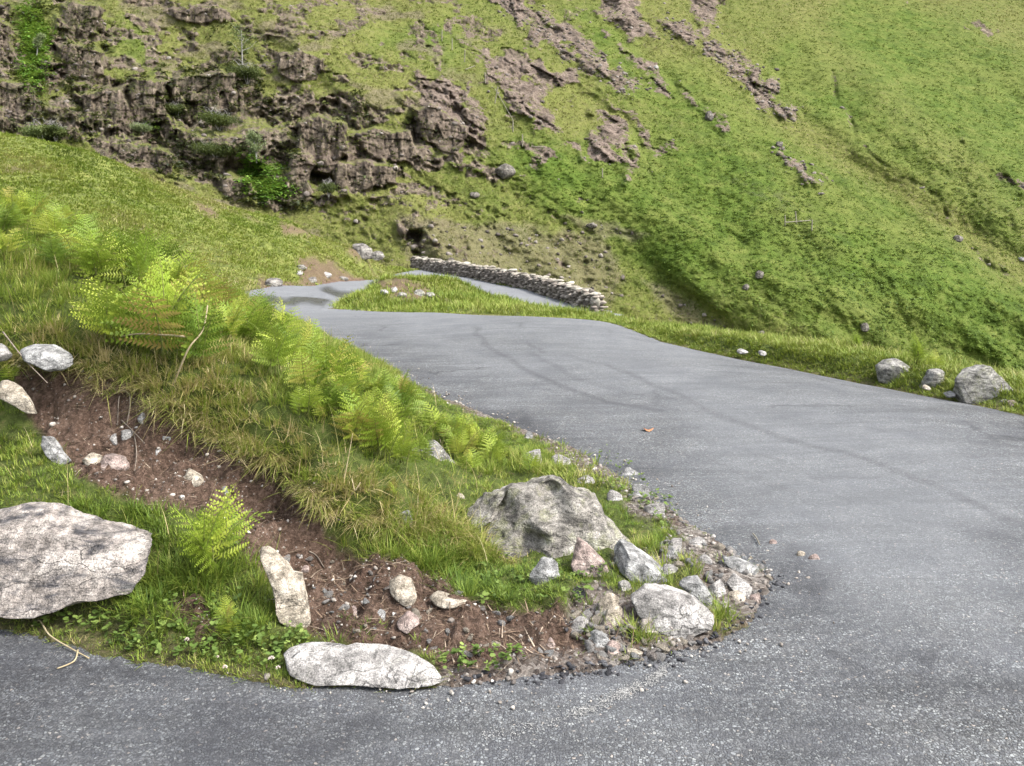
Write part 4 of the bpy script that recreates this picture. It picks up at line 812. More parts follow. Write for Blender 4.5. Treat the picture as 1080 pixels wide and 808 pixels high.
a_, b_ = np.cos(ring)[None] * sz[:, None] * 1.1, np.sin(ring)[None] * sz[:, None] * .75
V = np.stack([c0[:, 0:1] + a_ * dx - b_ * dy, c0[:, 1:2] + a_ * dy + b_ * dx, c0[:, 2:3] + a_ * r.uniform(-.2, .6, (n * m, 1)) + b_ * r.uniform(-.5, .5, (n * m, 1))], -1).reshape(-1, 3)
tag(obj('weeds', V, [np.arange(n * m * 6).reshape(-1, 6)], M_weed, None, {'tint': np.repeat(np.clip(r.normal(.5, .22, n)[i], 0, 1), 6)}), 'low broad-leaved weeds and clover in the roadside turf', 'weeds', None, 'stuff')
# dead bracken and root litter on the soil
M_lit = tinted('dead_litter', [(0, (.035, .022, .014)), (.4, (.085, .055, .036)), (.75, (.17, .12, .08)), (1, (.30, .245, .185))])
x, y, z, sd, so, gr, u, v = bank_points(46000, seed=33)
k = (r.uniform(0, 1, len(x)) < so * .9 + .03) & (sd > .05) & (y < 7)
q = np.stack([x, y, z + .006], -1)[k]; n = len(q)
V, Fc, t = blades(q, r.uniform(0, 6.3, n), r.uniform(1.15, 1.6, n), r.uniform(.02, .11, n) * r.uniform(.5, 1.2, n), r.uniform(.002, .006, n), r.uniform(0, 1, n) ** 1.3, r.uniform(-.15, .35, n))
tag(obj('litter', V, Fc, M_lit, None, {'tint': t}), 'brown dead bracken and root litter on the bare soil', 'litter', None, 'stuff')

# verge, island and spur grass
M_fgrass = leaf('far_grass', [(0, (.04, .065, .010)), (.25, (.085, .13, .016)), (.5, (.15, .20, .024)), (.7, (.205, .222, .048)), (.88, (.25, .222, .09)), (1, (.32, .28, .15))], .25)
def far_points(n, x0, x1, y0, y1, seed):
    r = np.random.default_rng(seed); x = r.uniform(x0, x1, n); y = r.uniform(y0, y1, n)
    z, sd, so, gr, fa = ground(x, y, True); u, v = proj(x, y, z)
    k = (sd > .02) & (u > -120) & (u < 1200) & (v > 90)
    return [a[k] for a in (x, y, z, sd, u, v)]
parts = []
x, y, z, sd, u, v = far_points(16000, .2, 9.5, 4.5, 17, 1)
n = len(x); shrt = smooth(.5, .1, sd)
parts.append(tufts(x, y, z, np.full(n, 14), np.full(n, .05), np.clip(r.normal(.11, .03, n) * (1 - .5 * shrt) + .05 * smooth(.8, 1.5, sd), .03, .3), .004 + .0007 * y, np.clip(.56 + .22 * fbm(x * 1.1, y * 1.1, 0, 3, 3) + r.normal(0, .08, n), 0, 1), np.full(n, 1.1), np.full(n, .5), r, .10, (0, .5, 1.0)))
x, y, z, sd, u, v = far_points(60000, 1.0, 7.5, 4.5, 15, 9)
k = sd < .9; x, y, z, sd = x[k], y[k], z[k], sd[k]; n = len(x)
parts.append(tufts(x, y, z, np.full(n, 10), np.full(n, .03), np.clip(r.normal(.05, .018, n), .02, .12), .003 + .0007 * y, np.clip(.48 + .2 * fbm(x * 1.6, y * 1.6, 0, 3, 3) + r.normal(0, .08, n), 0, 1), np.full(n, 1.2), np.full(n, .5), r, .10, (0, .5, 1.0)))
x, y, z, sd, u, v = far_points(15000, -5, 4.5, 14.5, 37, 2)
n = len(x); b = polys(u, v, [ISL], 4, 6, .08); k = r.uniform(0, 1, n) > b * .9; x, y, z, sd, u, v = [a[k] for a in (x, y, z, sd, u, v)]; n = len(x)
parts.append(tufts(x, y, z, np.full(n, 12), np.full(n, .10), np.clip(r.normal(.20, .06, n), .05, .4) * (.5 + .5 * smooth(.1, .6, sd)), .006 + .0008 * y, np.clip(.52 + .22 * fbm(x * .6, y * .6, 0, 3, 3) + r.normal(0, .09, n), 0, 1), np.full(n, 1.1), np.full(n, .6), r, .10, (0, .5, 1.0)))
x, y, z, sd, u, v = far_points(85000, -34, -5.2, 17, 56, 4)
n = len(x); b = polys(u, v, SPURB, 3, 6, .08); k = r.uniform(0, 1, n) > b * .93; x, y, z, sd, u, v = [a[k] for a in (x, y, z, sd, u, v)]; n = len(x)
tn = .54 + .42 * fbm(x * .35, y * .35, 0, 3, 4) + r.normal(0, .09, n) + .12 * smooth(250, 300, v)
parts.append(tufts(x, y, z, np.full(n, 7), np.full(n, .16), np.clip(r.normal(.14, .05, n) + .07 * fbm(x * .5, y * .5, 0, 13, 2), .06, .45), .010 + .0009 * y, np.clip(tn, 0, 1), np.full(n, 1.2), np.full(n, .8), r, .08, (0, .5, 1.0)))
x, y, z, sd, u, v = far_points(9000, -2.6, 6.5, 29, 52, 6)
n = len(x)
parts.append(tufts(x, y, z, np.full(n, 9), np.full(n, .13), np.clip(r.normal(.16, .05, n), .05, .3), .01 + .0008 * y, np.clip(.45 + r.normal(0, .12, n), 0, 1), np.full(n, 1.1), np.full(n, .6), r, .10, (0, .5, 1.0)))
V, Fc, t = join(parts)
tag(obj('grass', V, Fc, M_fgrass, None, {'tint': t}), 'green and yellow grass on the verge, island and left spur', 'grass', None, 'stuff')

# fellside vegetation
M_hgrass = leaf('fell_grass', [(0, (0.023, 0.045, 0.005)), (.25, (0.046, 0.086, 0.008)), (.5, (0.082, 0.126, 0.014)), (.7, (0.121, 0.137, 0.028)), (.88, (0.155, 0.148, 0.056)), (1, (0.209, 0.195, 0.100))], .2)
def hill_points(n, seed, u0=-160, u1=1250, v0=-20, v1=400):
    r = np.random.default_rng(seed); u = r.uniform(u0, u1, n); v = r.uniform(v0, v1, n)
    d, c_, l_, p_, s_, b_ = relief(u, v, True)
    rk = np.clip(c_ * .9 + l_ * .9 + p_ * .85 + s_ * .9, 0, 1)
    return u, v, d, rk, b_, c_, polys(u, v, GREEN, 22, 22, .02), np.stack([(u - CX) / F * d, d, H - (v - VH) / F * d], -1)
u, v, d, rk, b_, c_, g, p = hill_points(104000, 21)
keep = r.uniform(0, 1, len(u)) < (1 - .82 * rk) * (.25 + .75 * (1 - g)) * (1 - .4 * b_)
u, v, d, g, p = u[keep], v[keep], d[keep], g[keep], p[keep]; n = len(u)
tn = .64 + .10 * smooth(520, 380, u) - .24 * g + .26 * fbm(u * .02, v * .03, 0, 3, 4) + .30 * fbm((u * .62 - v * .78) * .022, (u * .78 + v * .62) * .005, 0, 97, 3) + r.normal(0, .08, n)
parts = [tufts(p[:, 0], p[:, 1], p[:, 2], np.full(n, 5), np.full(n, .22), np.clip(r.normal(.28, .09, n), .10, .6), .0010 * d, np.clip(tn, 0, 1), np.full(n, 1.2), np.full(n, .8), r, .07, (0, 1.0))]
V, Fc, t = join(parts)
tag(obj('fell_grass', V, Fc, M_hgrass, None, {'tint': t}), 'olive and tan grass tufts over the steep fellside', 'grass', None, 'stuff')
def clumps(p, size, r, tint, flat=.6, per=12, asp=.55):
    """leafy clumps: bent little sprays spread through a low dome"""
    n = len(p); i = np.repeat(np.arange(n), per); m = len(i)
    az = r.uniform(0, 6.3, m); el = np.arcsin(r.uniform(.05, 1, m)); rad = size[i] * r.uniform(.2, .95, m)
    c = p[i] + np.stack([np.cos(az) * np.cos(el) * rad, np.sin(az) * np.cos(el) * rad, np.sin(el) * rad * flat], -1)
    a2 = az + r.normal(0, .6, m); s = size[i] * r.uniform(.35, .75, m)
    f = np.stack([np.cos(a2), np.sin(a2), r.normal(.15, .35, m)], -1) * s[:, None]
    w = np.stack([-np.sin(a2), np.cos(a2), r.normal(0, .3, m)], -1) * (s * asp * .5)[:, None]
    V = np.stack([c - f * .5, c + w, c + f * .5 - np.stack([0 * s, 0 * s, s * .15], -1), c - w], 1).reshape(-1, 3)
    return V, [np.arange(m * 4).reshape(-1, 4)], np.repeat(np.clip(tint[i] + r.normal(0, .09, m), 0, 1), 4)
M_brk = leaf('fell_bracken', [(0, (0.022, 0.043, 0.005)), (.3, (0.046, 0.082, 0.009)), (.55, (0.078, 0.128, 0.014)), (.8, (0.114, 0.162, 0.022)), (1, (0.154, 0.184, 0.037))], .25)
u, v, d, rk, b_, c_, g, p = hill_points(68000, 22)
keep = r.uniform(0, 1, len(u)) < g * (1 - .9 * rk) * (1 - .75 * b_) * (.55 + .45 * smooth(-.35, .12, fbm(u * .02, v * .03, 0, 8, 2)))
u, v, d, p = u[keep], v[keep], d[keep], p[keep]; n = len(u)
V, Fc, t = clumps(p, r.uniform(.18, .40, n), r, .52 + .34 * fbm((u * .62 - v * .78) * .02, (u * .78 + v * .62) * .006, 0, 6, 3) + r.normal(0, .06, n), .45, 8)
tag(obj('fell_bracken', V, Fc, M_brk, None, {'tint': t}), 'dense green bracken carpeting the lower fellside', 'bracken', None, 'stuff')
M_hth = leaf('heather', [(0, (.012, .016, .007)), (.5, (.035, .045, .016)), (.8, (.07, .085, .025)), (1, (.13, .15, .04))], .15)
u, v, d, rk, b_, c_, g, p = hill_points(16000, 23, -40, 520, -20, 270)
hm = polys(u, v, HEATH, 10, 14, .04)
keep = r.uniform(0, 1, len(u)) < np.clip(hm * .75 * (1 - .7 * smooth(.6, .9, c_)) + c_ * .05, 0, 1) * smooth(-.2, .2, fbm(u * .05, v * .06, 0, 18, 3))
u, v, d, p = u[keep], v[keep], d[keep], p[keep]; n = len(u)
V, Fc, t = clumps(p, r.uniform(.3, .8, n), r, .42 + r.normal(0, .2, n), .7, 14)
tag(obj('heather', V, Fc, M_hth, None, {'tint': t}), 'dark heather clumps growing on the crag ledges', 'heather', None, 'stuff')
M_lush = leaf('lush_ferns', [(0, (.03, .07, .008)), (.5, (.08, .18, .018)), (1, (.18, .28, .04))], .3)
L_ = [((262, 172), (300, 215), 300, 22), ((20, 80), (10, 10), 0, 0)]
pts = [(279, 190, 20, 20), (287, 203, 16, 10), (265, 178, 10, 14), (36, 60, 14, 30), (30, 25, 10, 25), (40, 40, 12, 20), (155, 134, 10, 4), (34, 80, 10, 10)]
uu = np.concatenate([r.normal(a, c * .6, int(c * e * .9) + 20) for a, b, c, e in pts]); vv = np.concatenate([r.normal(b, e * .5, int(c * e * .9) + 20) for a, b, c, e in pts])
p = hillpt(uu, vv); n = len(uu)
V, Fc, t = clumps(p, r.uniform(.3, .65, n), r, .5 + r.normal(0, .2, n), .8, 12)
tag(obj('lush_ferns', V, Fc, M_lush, None, {'tint': t}), 'bright green ferns filling the damp crag gullies', 'ferns', None, 'stuff')
# loose scree
u, v, d, rk, b_, c_, g, p = hill_points(60000, 25)
pk = polys(u, v, PINK[6:10] + BROWN, 6, 10, .05)
core = polys(u, v, PINK[6:10], 8, 16, .055, 23)
keep = r.uniform(0, 1, len(u)) < core * .9 + pk * .12 + rk * .10
u, v, d, p = u[keep], v[keep], d[keep], p[keep]; n = len(u); parts = []
s = (.07 + .40 * r.uniform(0, 1, n) ** 3)
for k in range(5):
    i = np.arange(n) % 5 == k
    parts.append(merged(blob(500 + k, 5, 7, .1), p[i], np.stack([s[i], s[i] * .8, s[i] * .7], -1), r.uniform(0, 6.3, i.sum()), r.beta(2, 2, i.sum())))
V, Fc, t = join(parts)
M_scree = tinted('scree_stone', [(0, (.035, .030, .026)), (.5, (.112, .094, .082)), (1, (.23, .205, .182))], .9, 3)
tag(obj('scree', V, Fc, M_scree, None, {'tint': t}), 'broken pinkish scree running down the fellside', 'scree', None, 'stuff')
# ------------------------------------------------------------------ bracken plants
M_fern_y = leaf('bracken_yellow_green', [(0, (0.131, 0.203, 0.022)), (.45, (0.211, 0.290, 0.032)), (.85, (0.308, 0.354, 0.050)), (.93, (0.331, 0.313, 0.070)), (1, (0.296, 0.197, 0.070))], .36, 'obj', .5)
M_fern_g = leaf('bracken_green', [(0, (0.078, 0.137, 0.016)), (.5, (0.129, 0.199, 0.024)), (1, (0.190, 0.257, 0.036))], .34, 'obj', .5)
M_stalk = plain('bracken_stalk', [(.3, (.07, .085, .02)), (.7, (.15, .16, .04))], 30)
def frond_mesh(seed, mat, stipe=.32, pairs=13, out=.55, droop=.35, twist=0.0, width=.42):
    r = np.random.default_rng(seed)
    def curve(s):
        y = out * s ** 1.7; z = .92 * s - droop * s ** 2.6; x = twist * s ** 2 * .3
        return np.stack([x + 0 * s, y, z], -1)
    def frame(s):
        T = curve(np.minimum(s + .01, 1.02)) - curve(s - .01); T /= np.linalg.norm(T, axis=-1, keepdims=True)
        X = np.array([1.0, 0, 0]) + 0 * T; X = X - (X * T).sum(-1, keepdims=True) * T; X /= np.linalg.norm(X, axis=-1, keepdims=True)
        return T, X, np.cross(X, T)
    VS, FS, FS2 = [], [], []; off = 0
    # stem
    s = np.linspace(0, 1, 12); T, X, N = frame(s); c = curve(s); w = (.009 * (1 - s * .85))[:, None]
    ring = np.stack([c + X * w, c + N * w, c - X * w, c - N * w], 1).reshape(-1, 3); VS.append(ring)
    for k in range(11):
        for j in range(4): FS.append([k * 4 + j, k * 4 + (j + 1) % 4, k * 4 + 4 + (j + 1) % 4, k * 4 + 4 + j])
    stem = mesh_data('stem', ring, [np.array(FS)], M_stalk)
    VS = []; off = 0; F4 = []
    for k in range(pairs):
        s0 = stipe + (1 - stipe) * (k / pairs) ** .92
        u = (s0 - stipe) / (1 - stipe)
        Lp = width * (1 - u) ** .85 * min(1, .75 + u * 2.5) + .018
        T, X, N = (a[0] for a in frame(np.array([s0]))); c = curve(np.array([s0]))[0]
        for sg in (-1, 1):
            ang = math.radians(72 - 28 * u + r.normal(0, 4)); dip = r.normal(-.06, .10)
            D = X * sg * math.sin(ang) + T * math.cos(ang) + N * dip; D /= np.linalg.norm(D)
            E = np.cross(N, D); E /= np.linalg.norm(E)
            n = max(3, int(Lp / .030))
            tt = (np.arange(n) + .5) / n
            base = c + D * (tt * Lp)[:, None] - N * (Lp * .18 * tt ** 2)[:, None]
            ln = np.minimum(.085, Lp * .30) * ((1 - tt) ** .65 * np.minimum(1, .6 + tt * 3)) * (.72 - .2 * u) + .004
            wd = Lp / n * .34
            for h in (-1, 1):
                tip = base + (E * h * .93 + D * .42) * ln[:, None] - N * (ln * r.uniform(.0, .35, n))[:, None]
                a = base - D * wd; b = base + D * wd
                mid = (base + tip) * .5 + D * wd * .85; mid2 = (base + tip) * .5 - D * wd * .75
                q = np.stack([a, mid2, tip, mid, b], 1).reshape(-1, 3)
                VS.append(q); i = off + np.arange(n)[:, None] * 5
                F4.append(np.concatenate([i, i + 1, i + 3, i + 4], 1)); FS2.append(np.concatenate([i + 1, i + 2, i + 3], 1))
                off += len(q)
            # pinna midrib
            e = c + D * Lp; q = np.stack([c - E * .002, c + E * .002, e]); VS.append(q); FS2.append(np.array([[off, off + 1, off + 2]])); off += 3
    return mesh_data('frond', np.concatenate(VS), [np.concatenate(F4), np.concatenate(FS2)], mat), stem
FR = {}
for nm, mt in (('y', M_fern_y), ('g', M_fern_g)):
    FR[nm] = []
    for k in range(6):
        FR[nm].append(frond_mesh(900 + k + (50 if nm == 'g' else 0), mt, (.34, .28, .4, .3, .22, .36)[k], (9, 8, 10, 8, 8, 9)[k], (.35, .5, .22, .65, .42, .3)[k], (.15, .3, .08, .45, .22, .18)[k], (.2, -.3, .1, .3, -.2, 0)[k], (.30, .34, .27, .32, .36, .29)[k]))
def fern(pos, h, n, kind, label, group=None, spread=.035, az=None, tilt=0.0):
    o = empty('fern', tuple(pos)); tag(o, label, 'fern', group)
    a0 = random.uniform(0, 6.3)
    for k in range(int(n * 1.4)):
        fm, sm = random.choice(FR[kind]); c = link('frond', fm, o); link('stem', sm, c)
        a = (a0 + k * 2.4 + random.uniform(-.4, .4)) if az is None else az + random.uniform(-.6, .6)
        s = h * random.uniform(.75, 1.12)
        c.rotation_euler = (random.uniform(-.1, .22) + tilt, random.uniform(-.25, .25), a)
        c.scale = (s, s, s); c.location = (random.uniform(-spread, spread), random.uniform(-spread, spread), -.015)
    return o
for u, v, h, n, kd, lb in ((170, 388, .80, 8, 'y', 'tallest bracken plant with a nodding top standing above dry grass on the bank'), (118, 372, .58, 7, 'y', 'broad bracken plant to the left of the tallest one'), (208, 392, .55, 6, 'g', 'darker green bracken plant at the foot of the tallest one'),
                           (222, 608, .42, 9, 'y', 'feathery green fern growing by the brown soil below the bright cream block'), (130, 632, .13, 3, 'y', 'little yellow-green fern hanging against the big flat boulder'), (236, 668, .15, 5, 'y', 'small fern in the grass left of the tall cream slab'),
                           (322, 536, .14, 4, 'g', 'small dark fern at the torn turf edge below the pointed stone'), (412, 524, .13, 3, 'y', 'small fern in dry grass below the cone-topped boulder'), (12, 405, .16, 4, 'y', 'yellowish fern above the long tan stone edge'),
                           (292, 402, .45, 6, 'y', 'bracken with a wide upright frond beside a pale dead stick'), (345, 425, .46, 6, 'y', 'bracken plant at the middle of the bank with bright upper fronds'), (428, 448, .42, 5, 'g', 'slender darker bracken standing against the asphalt'),
                           (405, 488, .40, 11, 'y', 'bushy light green bracken between the pointed stone and the cone-topped boulder'), (372, 470, .36, 8, 'y', 'bushy light green bracken just above the pointed stone'), (488, 482, .34, 5, 'y', 'bracken plant just behind the cone-topped boulder'), (522, 492, .26, 6, 'y', 'low yellowish bracken between boulder and gravel strip'),
                           (560, 500, .20, 4, 'y', 'small yellow fern by the white flat-topped stones')):
    fern(hit(u, v), h, n, kd, lb)
r = np.random.default_rng(44); random.seed(5)
lbm = 'yellow-green bracken plant in the dense thicket along the top of the bank'
cand = []
while len(cand) < 60:
    t = r.uniform(0, 1); x = -4.3 + 3.5 * t; y = 5.0 + r.uniform(-.3, 1.1) * (1 - .3 * t)
    if all((x - a) ** 2 + (y - b) ** 2 > .035 for a, b in cand): cand.append((x, y))
for x, y in cand:
    z = float(ground(np.array([x]), np.array([y]))[0])
    fern((x, y, z), random.uniform(.36, .56) * (1 - .2 * (x > -1.7)) * (.72 if x < -2.75 else 1), random.randint(6, 10), random.choice('yyyg'), lbm, 'bracken thicket on the bank')
q2 = inpoly(24, [(290, 405), (400, 432), (480, 452), (535, 490), (490, 505), (400, 492), (330, 455)], 77)
for u, v in q2:
    fern(hit(u, v), random.uniform(.2, .36), random.randint(5, 8), random.choice('yyg'), 'small bracken plant among the grass on the bank face', 'small bracken in the bank grass')
for u, v, h, n, lb in ((852, 361, .36, 6, 'bushy bright yellow fern on the far verge above the asphalt edge'), (968, 392, .42, 6, 'narrow yellow fern between two grey boulders on the far verge'), (930, 372, .34, 5, 'yellow fern on the verge just behind the rounded mossy boulder'), (905, 370, .32, 5, 'low yellow fern on the verge left of the rounded mossy boulder'), (812, 357, .24, 4, 'small yellow fern on the verge left of the bushy bright one'), (985, 394, .28, 4, 'yellow fern behind the small lumpy verge boulder')):
    q = hit(u, v, 5, 20)
    d = min(q[1] + .25, 14)
    x = (u - CX) / F * d
    fern((x, d, float(ground(np.array([x]), np.array([d]))[0])), h, n, 'y', lb)

# ------------------------------------------------------------------ tubes, sticks, flowers, leaf
def tube(pts, rad, nseg=6, sub=5):
    p = np.asarray(pts, float); n = len(p)
    if n > 2:
        t = np.linspace(0, n - 1, (n - 1) * sub + 1); i = np.clip(t.astype(int), 0, n - 2); f = (t - i)[:, None]
        g = lambda k: p[np.clip(k, 0, n - 1)]
        a, b, c, d = g(i - 1), g(i), g(i + 1), g(i + 2)
        p = .5 * (2 * b + (c - a) * f + (2 * a - 5 * b + 4 * c - d) * f ** 2 + (3 * b - a - 3 * c + d) * f ** 3)
    T = np.gradient(p, axis=0); T /= np.linalg.norm(T, axis=1, keepdims=True) + 1e-9
    up = np.where(np.abs(T[:, 2:3]) > .9, np.array([[1.0, 0, 0]]), np.array([[0, 0, 1.0]]))
    X = np.cross(T, up); X /= np.linalg.norm(X, axis=1, keepdims=True); N = np.cross(X, T)
    rad = np.interp(np.linspace(0, 1, len(p)), np.linspace(0, 1, len(np.atleast_1d(rad))), np.atleast_1d(rad)) if np.size(rad) > 1 else np.full(len(p), rad)
    ph = np.linspace(0, 2 * math.pi, nseg, endpoint=False)
    V = (p[:, None] + rad[:, None, None] * (np.cos(ph)[None, :, None] * X[:, None] + np.sin(ph)[None, :, None] * N[:, None])).reshape(-1, 3)
    m = len(p); i = np.arange(m - 1)[:, None] * nseg + np.arange(nseg)[None]; j = np.arange(m - 1)[:, None] * nseg + (np.arange(nseg)[None] + 1) % nseg
    return V, [np.stack([i, j, j + nseg, i + nseg], -1).reshape(-1, 4), np.stack([np.full(nseg - 2, 0), np.arange(2, nseg), np.arange(1, nseg - 1)], -1), np.stack([np.full(nseg - 2, (m - 1) * nseg), (m - 1) * nseg + np.arange(1, nseg - 1), (m - 1) * nseg + np.arange(2, nseg)], -1)]
def tubes(L):
    V, Fc, _ = join([(*tube(*a), np.zeros(1)) for a in L]); return V, Fc
M_straw = plain('dry_straw', [(.3, (.20, .155, .085)), (.7, (.34, .285, .18))], 40)
M_twig = plain('dead_twig', [(.3, (.07, .052, .04)), (.7, (.21, .175, .14))], 40)
M_grey_wood = plain('weathered_wood', [(.3, (.10, .09, .07)), (.7, (.22, .20, .155))], 4)
def on(u, v, dz=.004, back=0.0):
    q = hit(u, v); return (q[0], q[1] + back, q[2] + dz)
def stick(name, label, lines, rad, mat, cat='stick'):
    V, Fc = tubes([(l, rad) for l in lines])
    tag(obj(name, V, Fc, mat, None, None, True), label, cat)
def up(u, v, d): return P(u, v, d)
stick('dry_stem', 'forked straw-coloured dry stem lying on the asphalt by the grass edge', [[on(34, 667, .02), on(42, 662, .02), on(52, 675, .015), on(72, 687, .012), on(94, 697, .006)], [on(82, 690, .012), on(78, 700, .008), on(60, 708, .006)]], (.0035, .0022), M_straw)
stick('dead_stalk', 'thin pale straight dead stalk leaning in the bracken', [[up(302, 441, 4.55), up(318, 425, 4.5), up(330, 411, 4.48)]], (.006, .004), M_straw)
dd = hit(188, 405)[1]
stick('dead_stalk', 'long bent straw-coloured dead stalk below the tallest bracken', [[up(183, 406, dd), up(190, 388, dd - .03), up(200, 366, dd - .05), up(214, 348, dd), up(219, 322, dd + .05)], [up(195, 355, dd - .02), up(150, 352, dd + .1), up(128, 355, dd + .15)]], (.006, .0035), M_straw)
stick('dead_stalk', 'forked bleached dead stalk in grass below the pointed stone', [[on(366, 533, .01), up(374, 518, hit(368, 535)[1] - .03), up(380, 509, hit(368, 535)[1] - .03)], [up(374, 518, hit(368, 535)[1] - .03), up(371, 505, hit(368, 535)[1])]], (.0045, .003), M_straw)
stick('dead_stalk', 'tall thin straw-coloured stalk rising past the pointed stone', [[on(362, 510, .0), up(366, 490, hit(362, 510)[1] + .02), up(372, 457, hit(362, 510)[1] + .06)]], (.003, .0015), M_straw)
stick('twig', 'straight grey-brown twig lying at the lower edge of the turf', [[on(320, 551, .015), on(340, 556, .012), on(363, 563, .012)]], (.005, .003), M_twig)
stick('root', 'curved bare root hanging over the soil hollow', [[on(137, 424, .02), on(137, 440, .03), on(134, 455, .015)], [on(137, 424, .02), on(130, 420, .03), on(120, 424, .02)]], (.0045, .003), M_twig, 'root')
stick('root', 'thin straight root left of the curved bare one', [[on(126, 422, .02), on(125, 436, .025), on(124, 452, .01)]], (.0035, .0025), M_twig, 'root')
stick('root', 'branching root crossing the hollow floor between white stones', [[on(128, 447, .01), on(140, 460, .015), on(152, 473, .01)], [on(141, 462, .012), on(144, 480, .012), on(142, 500, .01)]], (.0035, .002), M_twig, 'root')
stick('dead_stalk', 'dark thin stalk slanting down beside the jutting grey slab', [[up(3, 350, 4.15), up(25, 378, 4.05), up(50, 404, 3.98)]], (.004, .0025), M_twig)
stick('twig', 'small pale twig alone on the asphalt beyond the gravel point', [[on(794, 566, .012), on(798, 570, .012), on(801, 577, .010)]], (.004, .003), M_grey_wood)
stick('twig', 'brown twig on the soil slope below the little dark fern', [[on(326, 586, .01), on(334, 594, .012), on(342, 602, .008)]], (.004, .002), M_twig)
M_orange = plain('orange_leaf', [(.3, (.26, .11, .05)), (.7, (.36, .17, .08))], 30, .6)
q = hit(684, 455); a = np.linspace(0, 2 * math.pi, 13)[:-1]
ring = np.stack([q[0] + .042 * np.cos(a), q[1] + .028 * np.sin(a) * (1 - .4 * np.cos(a)), q[2] + .012 + .012 * np.cos(2 * a)], -1)
V = np.concatenate([ring, ring * 1.0 + np.array([0, 0, .002]), [[q[0], q[1], q[2] + .004]]]); n = 12
tag(obj('fallen_leaf', V, [np.stack([np.arange(n), (np.arange(n) + 1) % n, np.full(n, 24)], -1), np.stack([np.arange(n), (np.arange(n) + 1) % n, (np.arange(n) + 1) % n + n, np.arange(n) + n], -1)], M_orange, None), 'single curled orange leaf lying on the asphalt', 'leaf')
M_petal = plain('clover_petals', [(.3, (.42, .33, .30)), (.7, (.55, .50, .44))], 60, .7); M_stem = plain('green_stem', [(.3, (.06, .10, .02)), (.7, (.12, .17, .04))], 30)
for k, (u, v, hh, s, lb) in enumerate(((285, 709, .045, .012, 'pinkish white clover head beside the long grey slab, taller one'), (292, 714, .03, .009, 'small clover head just below the taller one by the slab'), (236, 712, .02, .010, 'cream clover head in turf at the asphalt edge'), (228, 700, .02, .007, 'tiny white flower above the cream clover head'), (196, 683, .028, .010, 'pale daisy-like flower in the turf below the small fern'))):
    q = hit(u, v); o = empty('flower', tuple(q)); tag(o, lb, 'flower')
    V, Fc = tubes([([(0, 0, -.01), (.003, 0, hh * .5), (.004, 0, hh)], .0012)]); obj('stem', V, Fc, M_stem, o)
    t = np.random.default_rng(k); m = 46
    d_ = t.normal(size=(m, 3)); d_ /= np.linalg.norm(d_, axis=1, keepdims=True); d_[:, 2] = np.abs(d_[:, 2]) * .9 - .15
    sd_ = np.cross(d_, t.normal(size=(m, 3))); sd_ /= np.linalg.norm(sd_, axis=1, keepdims=True)
    c0 = np.array([.004, 0, hh]); b = c0 + d_ * s * .3; e = c0 + d_ * s; w = sd_ * s * .22; md = c0 + d_ * s * .75
    V = np.stack([b, md - w, e, md + w], 1).reshape(-1, 3); obj('flower_head', V, [np.arange(m * 4).reshape(-1, 4)], M_petal, o)

# pale scrape in the asphalt: crushed chips lying on it
sp = [(718, 690), (706, 703), (690, 716), (668, 728), (640, 742), (600, 756), (560, 768), (510, 780)]
pts = []
for k, ((a, b), (c, e)) in enumerate(zip(sp[:-1], sp[1:])):
    q0, q1 = hit(a, b), hit(c, e); m = int(np.linalg.norm(q1 - q0) / .00013 * (1, 1, 1, .9, .7, .4, .25)[k])
    t = r.uniform(0, 1, m); q = q0 + (q1 - q0) * t[:, None]
    nrm = np.array([-(q1 - q0)[1], (q1 - q0)[0]]); nrm /= np.linalg.norm(nrm)
    off = r.normal(0, .010 + .010 * k / 6, m) + .006 * vn(t * 9 + k * 9, t * 0)
    q[:, :2] += nrm * off[:, None]; pts.append(q[r.uniform(0, 1, m) < .45 + .5 * vn(q[:, 0] * 26, q[:, 1] * 26)])
q = np.concatenate(pts); q[:, 2] = ROADZ(q[:, 0], q[:, 1]) + .012 * fbm(q[:, 0] * 1.3, q[:, 1] * 1.3, 0, 77, 2) + .0045; n = len(q)
s = r.uniform(.0012, .0040, n)
V, Fc, t = merged(blob(777, 4, 6, .1), q, np.stack([s, s * .8, s * .25], -1), r.uniform(0, 6.3, n), np.clip(r.normal(.72, .14, n), 0, 1))
M_scr = tinted('crushed_chippings', [(0, (.16, .155, .15)), (1, (.34, .335, .32))])
obj('road_scrape', V, Fc, M_scr, None, {'tint': t})['kind'] = 'structure'

